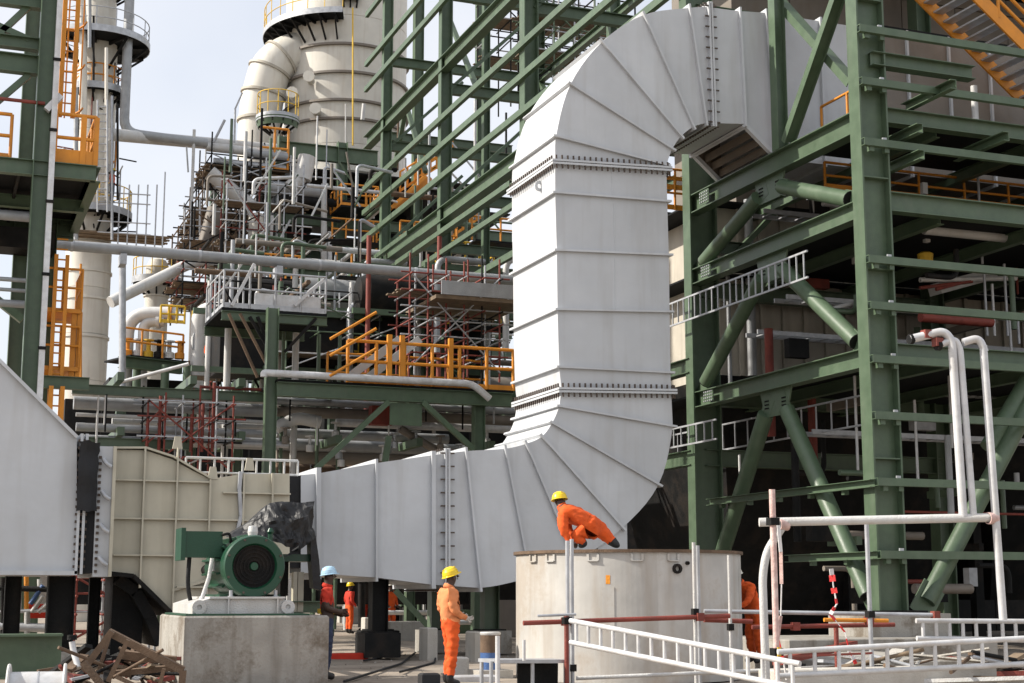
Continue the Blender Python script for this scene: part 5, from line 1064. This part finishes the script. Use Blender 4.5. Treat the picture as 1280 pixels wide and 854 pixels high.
# crouching worker on the tank rim, stretched to the right leg
LB = 'worker in an orange coverall and yellow helmet crouching on the rim of the pale tank'
sc_ = 25.2/1917.0
def cp(px, py, dep): 
    p = W(px, py, D=25.2+dep); return p
g1 = W(728,687,D=25.2)
o1 = V((g1.x, g1.y, TZ))
px2 = lambda px, py, dep=0: cp(px, py, dep)-o1
LOOK[LB] = tuple((-RT*.45+FH*.95))
dzz = TZ-g1.z
J1 = dict(pelvis=px2(742,659,.05), waist=px2(731,651,.0), chest=px2(714,641,-.03), neck0=px2(704,636,.0), neck=px2(701.5,631.5,.02), head=px2(700,629,.04), crown=px2(699.5,624,.05),
 shL=px2(703,643,-.14), elL=px2(704,662,-.24), wrL=px2(711,676,-.24), paL=px2(713,681,-.23), shR=px2(711,639,.16), elR=px2(709,660,.2), wrR=px2(717,674,.12), paR=px2(719,679,.10),
 hiL=px2(740,661,-.10), knL=px2(718,669,-.20), anL=px2(731,681,-.12), toL=px2(723,684.5,-.14), hiR=px2(747,660,.12), knR=px2(757,668,.12), anR=px2(767,679,.1), toR=px2(775,684,.06))
person(LB, tuple(o1), 0.0, J1, ('cor','cor','skin'), 'hy', 'workers on the site', bulk=1.4)
# man behind the concrete block
LC = 'man in a red shirt, blue jeans and pale blue helmet beside the concrete block'
g2 = W(409,742,D=25.4); LOOK[LC] = (.25, 1, .0)
person(LC, (g2.x, g2.y, 0), face_dir(RT*.92+FH*.1), pose(elR=(.25,-.02,1.14), wrR=(.13,.20,1.08), paR=(.08,.26,1.09), elL=(-.25,-.02,1.14), wrL=(-.13,.22,1.03), paL=(-.07,.28,1.03)), ('cred','jean','skin'), 'hb', 'workers on the site', 1.02, 'short', 'yellow')
# far workers beneath the duct
for k, (px, D, lab, f, mats, hat) in enumerate(((437,54,'far worker in a red orange coverall left of the black duct post',(1,.2),('cred','cor','glove'),'hy'), (455,58,'far worker in red partly hidden by a thin post',(-1,-.3),('cor','cred','skin'),'hw'), (488,54,'far worker in red right of the black duct post',(.3,-1),('cor','cor','skin'),'hw'))):
    p = W(px,742,D=D); LOOK[lab] = (0,1,-.1)
    person(lab, (p.x, p.y, 0), face_dir(f), pose(), mats, hat, 'far workers under the duct')
LD = 'worker in a dark orange coverall and white helmet bending in shade right of the tank'
p = W(943,742,D=27.2); LOOK[LD] = (-.4,1,-.3)
person(LD, (p.x, p.y, .18), face_dir(-RT*.8-FH*.5), pose(chest=(0,.22,1.26), waist=(0,.08,1.08), neck0=(0,.31,1.38), neck=(0,.36,1.43), head=(0,.42,1.50), crown=(0,.44,1.585), shL=(-.19,.22,1.33), shR=(.19,.22,1.33), elL=(-.22,.34,1.08), wrL=(-.15,.5,.98), paL=(-.12,.57,.96), elR=(.22,.34,1.08), wrR=(.15,.5,1.0), paR=(.12,.57,.98)), ('cor','cor','skin'), 'hw', 'workers on the site')
LE = 'worker in orange on the lower ring platform of the process column'
p = W(139,256,D=75.6); LOOK[LE] = (0,1,0)
person(LE, (p.x, p.y, zz(262)+.05), face_dir((1,-.4)), pose(), ('cor','jean','skin'), 'hy', 'workers on the far platforms')
LFX = 'worker in bright orange on a platform beside the thick white bent pipe'
p = W(263,470,D=62); LOOK[LFX] = (0,1,0); wz_ = W(263,472,D=62).z
person(LFX, (p.x, p.y, wz_), face_dir((-.4,-1)), pose(), ('cor','cor','skin'), 'hy', 'workers on the far platforms')
sp_ = thing('standing_board', 'small boarded landing under the orange worker by the white bent pipe', 'landing', (p.x, p.y, wz_))
for k in range(4): B(sp_, 'board', 'board', lambda b: b.box((p.x, p.y-.45+.3*k, wz_-.04), (1.8, .27, .05)))
for dx in (-.8, .8): tb(sp_, (p.x+dx, p.y, 0), (p.x+dx, p.y, wz_-.06), .05, 'rust', 'standard', 6)
# ---------------------------------------------------------------- bottom left: beam, cable drum, scrap frame
Yb = W(45,742,D=25.5).y
gx0, gx1 = W(-40,742,Y=Yb).x, W(82,742,Y=Yb).x; zt_ = W(40,793,Y=Yb).z
gb = MB(); gb.ibeam((gx0, Yb+.3, zt_/2), (gx1, Yb+.3, zt_/2), zt_, .5); o = gb.build('steel_girder', M['green'], at=(gx0, Yb, 0)); tag(o, 'deep green steel girder lying at the bottom left corner', 'girder')
dr = thing('cable_drum', 'white steel cable drum lying on its side at the bottom left', 'cable drum', tuple(W(48,742,D=20.8)))
dcen = W(45,872,D=20.8); dr.location = dcen; dr['_o'] = list(dcen); ax = RT*.97+FH*.25; ax = ax.normalized(); hw = .36
B(dr, 'drum', 'alu', lambda b: b.lathe(dcen-ax*hw, [(0,0),(.34,0),(.34,hw*2),(0,hw*2)], 28, ax))
for s_ in (-1, 1): B(dr, 'drum_flange', 'white', lambda b: b.lathe(dcen+ax*hw*s_, [(.2,-.02),(.44,-.02),(.45,0),(.44,.02),(.2,.02)], 32, ax))
B(dr, 'retaining_band', 'galv', lambda b: b.lathe(dcen+ax*.02, [(.34,-.01),(.346,-.01),(.346,.01),(.34,.01)], 28, ax))
B(dr, 'hub', 'wood', lambda b: b.lathe(dcen+ax*hw, [(0,.05),(.2,.05),(.2,0)], 20, ax))
sc2 = thing('timber_frame', 'broken brown timber trestle leaning beside the concrete block', 'trestle', tuple(W(160,742,D=21.5)))
w2 = lambda px, py, d=0: W(px, py, D=21.5+d)
for a, c, wd, d in (((104,838),(140,789),.09,0),((136,790),(229,838),.10,.1),((160,800),(135,852),.06,-.1),((104,828),(128,858),.09,-.2),((205,836),(198,862),.05,0),((140,842),(226,834),.08,.5),((150,818),(220,826),.12,.6),((229,838),(226,866),.09,.1),((138,792),(120,850),.05,.8)):
    B(sc2, 'timber', 'wood', lambda b: b.bar(w2(*a, d), w2(*c, d), wd, .07, V((.3,1,.2))))
pw = W(92,800,D=22.5); op = thing('bent_lamp_post', 'short white bent pipe stub beside the green girder', 'pipe stub', tuple(W(92,742,D=22.5)))
pp(op, [W(98,835,D=22.3), W(92,815,D=22.4), W(90,802,D=22.4)], .045, 'alu', 'stub', .1); B(op, 'collar', 'dark', lambda b: b.lathe(W(90,800,D=22.4), [(0,.0),(.07,0),(.07,.07),(0,.07)], 10))
# clutter under the left duct: columns, red scaffold, pipes
scf('scaffold', 'red scaffold standing in sun beneath the canvas joint at lower left', 95, 36, 5, .62, 2, 1.0, (815,790,765,742,722), (), 'rust', r=.035, mats=['rust','rust','galv'], jit=.2, group='low scaffolds')
ub2 = thing('shaded_pipework', 'mixed small pipes and posts in shade under the left grey duct', 'pipework', tuple(W(30,742,D=33)))
for px, py0, py1, r, m, D in ((14,722,785,.09,'green',33),(4,722,800,.06,'dark',32),(33,720,778,.05,'orange',33),(34,765,792,.06,'white',32),(24,722,765,.05,'galv',34),(50,724,740,.06,'white',33)): tb(ub2, W(px,py0,D=D), W(px,py1,D=D), r, m, 'post', 8)
for a, c, r, m in (((38,755),(54,732),.05,'blue'),((40,765),(54,745),.05,'white'),((0,765),(60,763),.04,'galv'),((0,735),(60,737),.06,'dark'),((0,783),(80,786),.09,'galv'),((48,765),(60,755),.05,'white')): tb(ub2, W(*a,D=32), W(*c,D=32), r, m, 'pipe', 8)
B(ub2, 'red_box', 'cred', lambda b: b.box(W(50,764,D=33.5), (.5,.4,.3)))
# ---------------------------------------------------------------- under the duct and around the tank
def block(label, px0, px1, pyt, D, dpt, m, name='concrete_plinth', cat='plinth', group='pale concrete plinths'):
    a = W(px0,742,D=D); c = W(px1,742,D=D); z = W(px0,pyt,D=D).z; L = math.hypot(c.x-a.x, c.y-a.y)
    b = MB(); chamf(b, a.x, a.x+L, a.y, a.y+dpt, -.05, z, .02); o = b.build(name, M[m], at=(a.x, a.y, 0)); tag(o, label, cat, group); return o
block('tall narrow pale plinth left of the black duct post', 457, 462.5, 772, 40, .4, 'concl')
block('low pale plinth just left of the standing worker', 535, 548, 785, 33, .6, 'concl')
block('pale plinth between the standing worker and the tank', 594, 606, 790, 32, .6, 'concl')
block('low stained concrete wall in shade behind the black duct post', 477, 546, 777, 46, .4, 'conc', 'low_wall', 'low wall', None)
block('low white kerb block far behind the far workers', 425, 470, 766, 75, .5, 'concl', 'low_wall', 'low wall', None)
block('pale site wall along the bottom right corner behind the ladder beams', 968, 1300, 838, 21.6, .5, 'concl', 'low_wall', 'low wall', None)
block('pale concrete slab edge in sun behind the right ladder beams', 1060, 1300, 828, 25.5, 4.0, 'conc', 'slab', 'slab', None)
block('dark rubble bank under the green column', 985, 1300, 800, 30.2, 3, 'conc', 'bank', 'rubble bank', None)
# far pipework seen in the strip below the duct
fs_ = thing('far_pipework', 'far skid of grey tubes and white boxes in the strip under the duct', 'pipework', tuple(W(560,742,D=60)))
for k in range(26):
    px = 425+random.random()*215; D = 70+random.random()*14 if px < 505 else 50+random.random()*14; p = W(px,742,D=D); h = random.uniform(.6, 2.1)
    if k % 3 == 0: B(fs_, 'box', random.choice(['white','casing','dark','green','pipe']), lambda b: b.box((p.x, p.y, h*.35), (random.uniform(.5,1.4), .6, h*.7)))
    elif k % 3 == 1: tb(fs_, (p.x, p.y, 0), (p.x, p.y, h+.6), .06, random.choice(['galv','white','green','dark']), 'post', 6)
    else: tb(fs_, (p.x-1.5, p.y, h*.7), (p.x+1.5, p.y, h*.7), .08, random.choice(['white','galv','pipe','alu']), 'tube', 8)
br(fs_, W(494,738,D=44), W(542,790,D=44), .2, .16, 'green', 'brace')
tb(fs_, W(545,780,D=45), W(545,700,D=45), .14, 'green', 'post', 8); tb(fs_, W(452,784,D=52), W(452,730,D=52), .13, 'dark', 'post', 8)
# far backdrop of sheds and machinery so the horizon is closed
bk = [('long low grey shed far behind the duct', 380, 640, 690, 118, 'casing'), ('dark machinery hall far behind the right frame', 640, 1290, 520, 105, 'dark'), ('far pale shed behind the left pipework', -60, 380, 640, 125, 'casing')]
for lab, px0, px1, pyt, D, m in bk:
    a, c = W(px0,742,D=D), W(px1,742,D=D); z = W(px0,pyt,D=D).z; t = thing('shed', lab, 'shed', (a.x, a.y, 0), 'far sheds')
    B(t, 'wall', m, lambda b: b.hexa([(a.x,a.y,0),(c.x,c.y,0),(c.x+4,c.y+12,0),(a.x+4,a.y+12,0),(a.x,a.y,z),(c.x,c.y,z),(c.x+4,c.y+12,z),(a.x+4,a.y+12,z)]))
    B(t, 'roof', 'pipe', lambda b: b.hexa([(a.x-.5,a.y-.5,z+.01),(c.x+.5,c.y-.5,z+.01),(c.x+4.5,c.y+12,z+.01),(a.x+3.5,a.y+12,z+.01),(a.x+1,a.y+5,z+2),(c.x+1,c.y+5,z+2),(c.x+1.5,c.y+6,z+2),(a.x+1.5,a.y+6,z+2)]))
    for k in range(8): p = a.lerp(c, (k+.5)/8); B(t, 'door', 'dark', lambda b: b.box((p.x, p.y-.05, 1.4), (1.8, .3, 2.8)))
# bench, bucket, boxes near the standing worker
bn = thing('work_bench', 'low grey steel bench at the foot of the pale tank', 'bench', tuple(W(650,742,D=22.2)))
a, c = W(608,826,D=22.0), W(700,826,D=22.6); 
B(bn, 'top', 'galv', lambda b: b.bar(a, c, .5, .05)); 
for p in (a, a.lerp(c,.55), c): 
    for dy in (-.2, .2): tb(bn, (p.x, p.y+dy, 0), (p.x, p.y+dy, p.z), .03, 'galv', 'leg', 8)
B(bn, 'side_panel', 'dark', lambda b: b.bar(a.lerp(c,.45)-V((0,-.1,.25)), c-V((0,-.1,.25)), .03, .42, (0,0,1)))
tb(bn, W(622,854,D=21.6), W(622,795,D=21.6), .035, 'alu', 'upright', 8); tb(bn, W(655,826,D=21.8), W(655,800,D=21.8), .025, 'alu', 'upright', 8)
bu = thing('paint_drum', 'drum with a worn red, brown and blue label beside the standing worker', 'drum', tuple(W(613,742,D=26)))
p = W(613,742,D=26); rr = .17; z0, z1 = .14, W(613,790,D=26).z
B(bu, 'label_band', 'wood', lambda b: b.lathe((p.x,p.y,0), [(rr,z0+.28),(rr,z1-.05)], 20)); B(bu, 'body', 'white', lambda b: b.lathe((p.x,p.y,0), [(0,z1),(rr*.98,z1),(rr*1.05,z1-.02),(rr*1.0,z1-.05)], 20)); B(bu, 'lower_band', 'blue', lambda b: b.lathe((p.x,p.y,0), [(0,z0),(rr,z0),(rr,z0+.28)], 20))
B(bu, 'stand', 'concl', lambda b: b.box((p.x, p.y, .06), (.6,.6,.16)))
for k, (px, py, D, s, m, lab) in enumerate(((592,822,24.5,(.8,.25,.12),'alu','white flat box on the ground right of the standing worker'),(575,800,27,(.35,.3,.3),'white','small white box behind the standing worker'),(556,846,22.5,(1.2,.4,.08),'galv','flat grey plate on the ground at the worker feet'),(495,846,22.3,(.9,.3,.1),'dark','dark low tray on the ground left of the standing worker'),(540,835,22.8,(.28,.22,.24),'black','crumpled black bag near the worker feet'),(436,806,33,(.9,.3,.14),'cred','red box on the ground right of the man in jeans'))):
    p = W(px,742,D=D); b = MB(); chamf(b, p.x-s[0]/2, p.x+s[0]/2, p.y, p.y+s[1], .0, s[2], .025); o = b.build(('flat_box','box','steel_plate','tray','bag','box')[k], M[m], at=(p.x, p.y, 0)); tag(o, lab, ('box','box','plate','tray','bag','box')[k])
gv = MB()
for k in range(900):
    x, y = random.uniform(2, 22), random.uniform(20, 44); s = random.uniform(.01, .035)
    gv.add([(x-s,y,0),(x+s*.4,y-s,0),(x+s,y+s*.6,0),(x-s*.1,y,s*1.1)], [(0,1,3),(1,2,3),(2,0,3)])
gvo = gv.build('rubble', M['conc']); gvo['kind'] = 'stuff'
for k, (px0, py0, px1, py1) in enumerate(((430,852,520,815),(500,840,545,820),(455,826,500,812))):
    a, c = W(px0,py0,Z=.03), W(px1,py1,Z=.03); m_ = a.lerp(c,.5)+V((.3,0,0)); o = MB().path(bend([a, m_, c], .5), .022, 6).build('ground_cable', M['black'], at=tuple(a)); tag(o, ('longest black cable snaking on the sunlit ground','short black cable by the standing worker feet','short black cable in the middle of the open ground')[k], 'cable')

# ---------------------------------------------------------------- more of the site seen between the big things
eq = thing('heat_exchangers', 'dark process equipment packed behind the walkway and the pipe rack', 'process equipment', (W(500,742,D=62).x, W(500,742,D=62).y, 0))
for k in range(16):
    px = 300+22*k; D = 60+(k*7 % 9); p = W(px,742,D=D); zb = W(px, (470,400,590,520)[k % 4], D=D).z; zt2 = W(px, (400,345,500,470)[k % 4], D=D).z
    if k % 2: B(eq, 'exchanger_shell', ('dark','green','pipe','casing')[k // 2 % 4], lambda b: b.lathe((p.x-2, p.y, (zb+zt2)/2), [(0,0),(.7,.15),(.85,.5),(.85,3.6),(.7,3.9),(0,4.1)], 18, (1,0,0)))
    else: B(eq, 'equipment_frame', ('dark','green')[k // 2 % 2], lambda b: b.box((p.x, p.y, (zb+zt2)/2), (2.6, 2.4, zt2-zb)))
    for zq_ in (zb, zt2): br(eq, (p.x-2.4, p.y-1.3, zq_), (p.x+2.4, p.y-1.3, zq_), .2, .22, 'green', 'beam')
    tb(eq, (p.x-1.8, p.y-1.4, 0), (p.x-1.8, p.y-1.4, zt2+1.2), .10, random.choice(['green','white','galv','rust']), 'post', 8)
    pp(eq, [(p.x+1, p.y-1.5, zb-1.5), (p.x+1, p.y-1.5, zt2+.5), (p.x+3, p.y-1.5, zt2+.5)], .13, random.choice(['white','pipe','galv','casing']), 'pipe', .5)
bd = thing('equipment_row', 'dark skid row low behind the grey pipes', 'process equipment', (W(400,742,D=56).x, W(400,742,D=56).y, 0))
for k in range(12):
    px = 110+47*k; p = W(px,742,D=57); zt2 = W(px, 500+(k*13 % 40), D=57).z; B(bd, 'skid_box', 'dark', lambda b: b.box((p.x, p.y+1, zt2/2+.5), (2.3, 2, zt2-1)))
scf('scaffold', 'high scaffold seen through the green girts above the duct bend', 610, 82, 7, 1.3, 2, 2.0, (130,95,70,45,20,-10), (70,20), 'dark', mats=['dark','dark','galv','green'], jit=.8)
scf('scaffold', 'high scaffold behind the thick green column over the elbow', 668, 70, 6, 1.1, 2, 2.0, (110,85,60,35,10,-15), (60,10), 'dark', mats=['dark','galv','green'], jit=.8)
rbx = thing('scrap_pile', 'scrap boards, tubes and pale offcuts heaped behind the long ladder beam at lower right', 'scrap', tuple(W(1150,742,D=23.6)))
for k in range(34):
    p = W(990+random.random()*290, 742, D=22.3+random.random()*2.6); z = .02+random.random()*.38; a = random.uniform(-.9, .9); L = random.uniform(.25, .9)
    d = V((math.cos(a), math.sin(a), random.uniform(-.25, .25)))*L; c = V((p.x, p.y, z+.12))
    B(rbx, ('offcut','board','tube_end')[k % 3], ('concl','wood','galv','rust','dark','board','white')[k % 7], lambda b: b.tube(c-d, c+d, .03, 8) if k % 3 == 2 else b.bar(c-d, c+d, random.uniform(.06,.22), random.uniform(.02,.1), V((.2,.1,1))))

random.seed(21)
bw = thing('bay_pipework', 'dim pipes, trays and small fittings deep in the shaded right bay', 'pipework', (26, 32, 5))
for k in range(70):
    px = 900+random.random()*390; Y = 29.5+random.random()*6.5; p = W(px, 190+random.random()*560, Y=Y)
    if p.z < .5 or p.x < 19.7 or (px < 1010 and p.z > 10.5): continue
    m = random.choice(['pipe','galv','dark','casing','green','white','dark','rust']); t_ = k % 5
    if t_ == 0: tb(bw, p, p+V((0,0,random.uniform(.8,3.2))), random.uniform(.03,.12), m, 'riser', 8)
    elif t_ == 1: tb(bw, p, p+V((random.uniform(1.5,5),0,0)), random.uniform(.03,.14), m, 'pipe', 8)
    elif t_ == 2: br(bw, p, p+V((0,random.uniform(1,3),0)), .15, .2, m, 'bracket')
    elif t_ == 3: B(bw, 'junction_box', m, lambda b: b.box(p, (random.uniform(.2,.7), .25, random.uniform(.2,.8))))
    else: pp(bw, [p, p+V((.9,0,0)), p+V((.9,0,random.uniform(-1.6,1.6)))], .07, m, 'pipe_bend', .3)
for z, y in ((LV[1]-1.0, 33), (LV[2]-1.2, 32), (LV[1]+1.5, 34), (LV[2]+1.7, 34.5)):
    for dy in (0, .6): B(bw, 'tray_rail', 'galv', lambda b: b.bar((XF+1.2, y+dy, z), (36, y+dy, z), .05, .12))
    for k in range(30): B(bw, 'tray_rung', 'galv', lambda b: b.bar((XF+1.5+.5*k, y, z-.02), (XF+1.5+.5*k, y+.6, z-.02), .05, .03))
mpw = thing('mid_pipework', 'tangle of thin pipes, posts and small railings in the left middle distance', 'pipework', tuple(W(450,742,D=66)))
for k in range(300):
    px = 235+random.random()*400; py = 205+random.random()*375; D = random.uniform(60, 80) if px < 450 else random.uniform(70, 84); p = W(px, py, D=D)
    m = random.choice(['galv','white','dark','green','green','dark','pipe','casing','alu','wood']); t_ = k % 6
    if t_ in (0, 1): tb(mpw, p, p+V((0,0,random.uniform(1.2,4.5))), random.uniform(.03,.09), m, 'post', 6)
    elif t_ == 2: tb(mpw, p, p+V((random.uniform(1.5,6),0,0)), random.uniform(.04,.15), m, 'pipe', 6)
    elif t_ == 3: tb(mpw, p, p+V((0,random.uniform(2,7),0)), random.uniform(.04,.12), m, 'pipe', 6)
    elif t_ == 4: br(mpw, p, p+V((random.uniform(-2,2),0,random.uniform(1.2,2.5))), .08, .08, m, 'brace')
    else: pp(mpw, [p, p+V((0,0,random.uniform(.6,1.6))), p+V((random.uniform(1,2.5),0,random.uniform(.6,1.6)))], random.uniform(.05,.11), m, 'pipe_bend', .3)
for k, (px, py, D) in enumerate(((380,455,60),(415,300,78),(470,400,62),(500,305,74),(545,330,72),(590,300,72),(240,420,70),(300,345,72),(560,405,60),(420,345,70))):
    t = thing('safety_railing', ('yellow railing behind the grey railed platform posts','orange railing under the vessel on the left','orange railing left of the red scaffold','orange railing above the long pipe mid left','orange railing behind the heavy pale girt','orange railing close to the tall duct above the long pipe','yellow railing beside the thick white bent pipe','orange railing left of the grey platform under the long pipe','yellow railing inside the red scaffold','yellow railing just above the long grey pipe')[k], 'railing', tuple(W(px,py,D=D)), 'far safety railings')
    p = W(px, py, D=D); rail(t, [p, p+V((3.0,0,0)), p+V((3.0,2,0))], 1.2, .8, ('yellow','orange')[k % 2 if k else 0], .05, False); br(t, p+V((0,0,-.1)), p+V((3,0,-.1)), 1.0, .08, 'grate', 'deck')

random.seed(5)
sp2 = thing('scrap_pile', 'dark heap of rusty offcuts and boards around the broken timber trestle', 'scrap', tuple(W(150,742,D=22)))
for k in range(60):
    p = W(88+random.random()*125, 742, D=21.6+random.random()*3.0); z = .03+random.random()*.35; a = random.uniform(-1.5, 1.5); L = random.uniform(.15, .6)
    d = V((math.cos(a), math.sin(a), random.uniform(-.5, .5)))*L; c = V((p.x, p.y, z+.1))
    B(sp2, ('offcut','board','tube_end')[k % 3], ('wood','dark','rust','board','dark','wood','galv')[k % 7], lambda b: b.tube(c-d, c+d, .025, 8) if k % 3 == 2 else b.bar(c-d, c+d, random.uniform(.05,.16), random.uniform(.02,.07), V((.2,.1,1))))
td = thing('tower_scaffold', 'thin dark scaffold tubes and boards round the upper process column', 'scaffold', (tx, ty_, zz(260)))
for k in range(44):
    a = random.uniform(-2.6, 1.0); r = random.uniform(27, 36)*sc; z = zz(random.uniform(120, 300)); p = V((tx+math.cos(a)*r, ty_+math.sin(a)*r, z)); m = random.choice(['galv','dark','dark','orange','rust','pipe'])
    if k % 3 == 0: tb(td, p, p+V((0,0,random.uniform(1,3.5))), .04, m, 'standard', 6)
    elif k % 3 == 1: tb(td, p, p+V((random.uniform(-1.5,1.5),random.uniform(-1,1),0)), .04, m, 'ledger', 6)
    else: tb(td, p, p+V((0,random.uniform(-2,2),0)), .04, m, 'transom', 6)
for px, py0, py1, r, m in ((112,60,-20,.10,'pipe'),(140,300,120,.07,'galv'),(133,250,60,.09,'vessel'),(147,250,130,.06,'dark'),(95,300,110,.12,'pipe'),(101,480,330,.06,'orange')): tb(td, W(px,py0,D=75.3), W(px,py1,D=75.3), r, m, 'riser_pipe', 8)
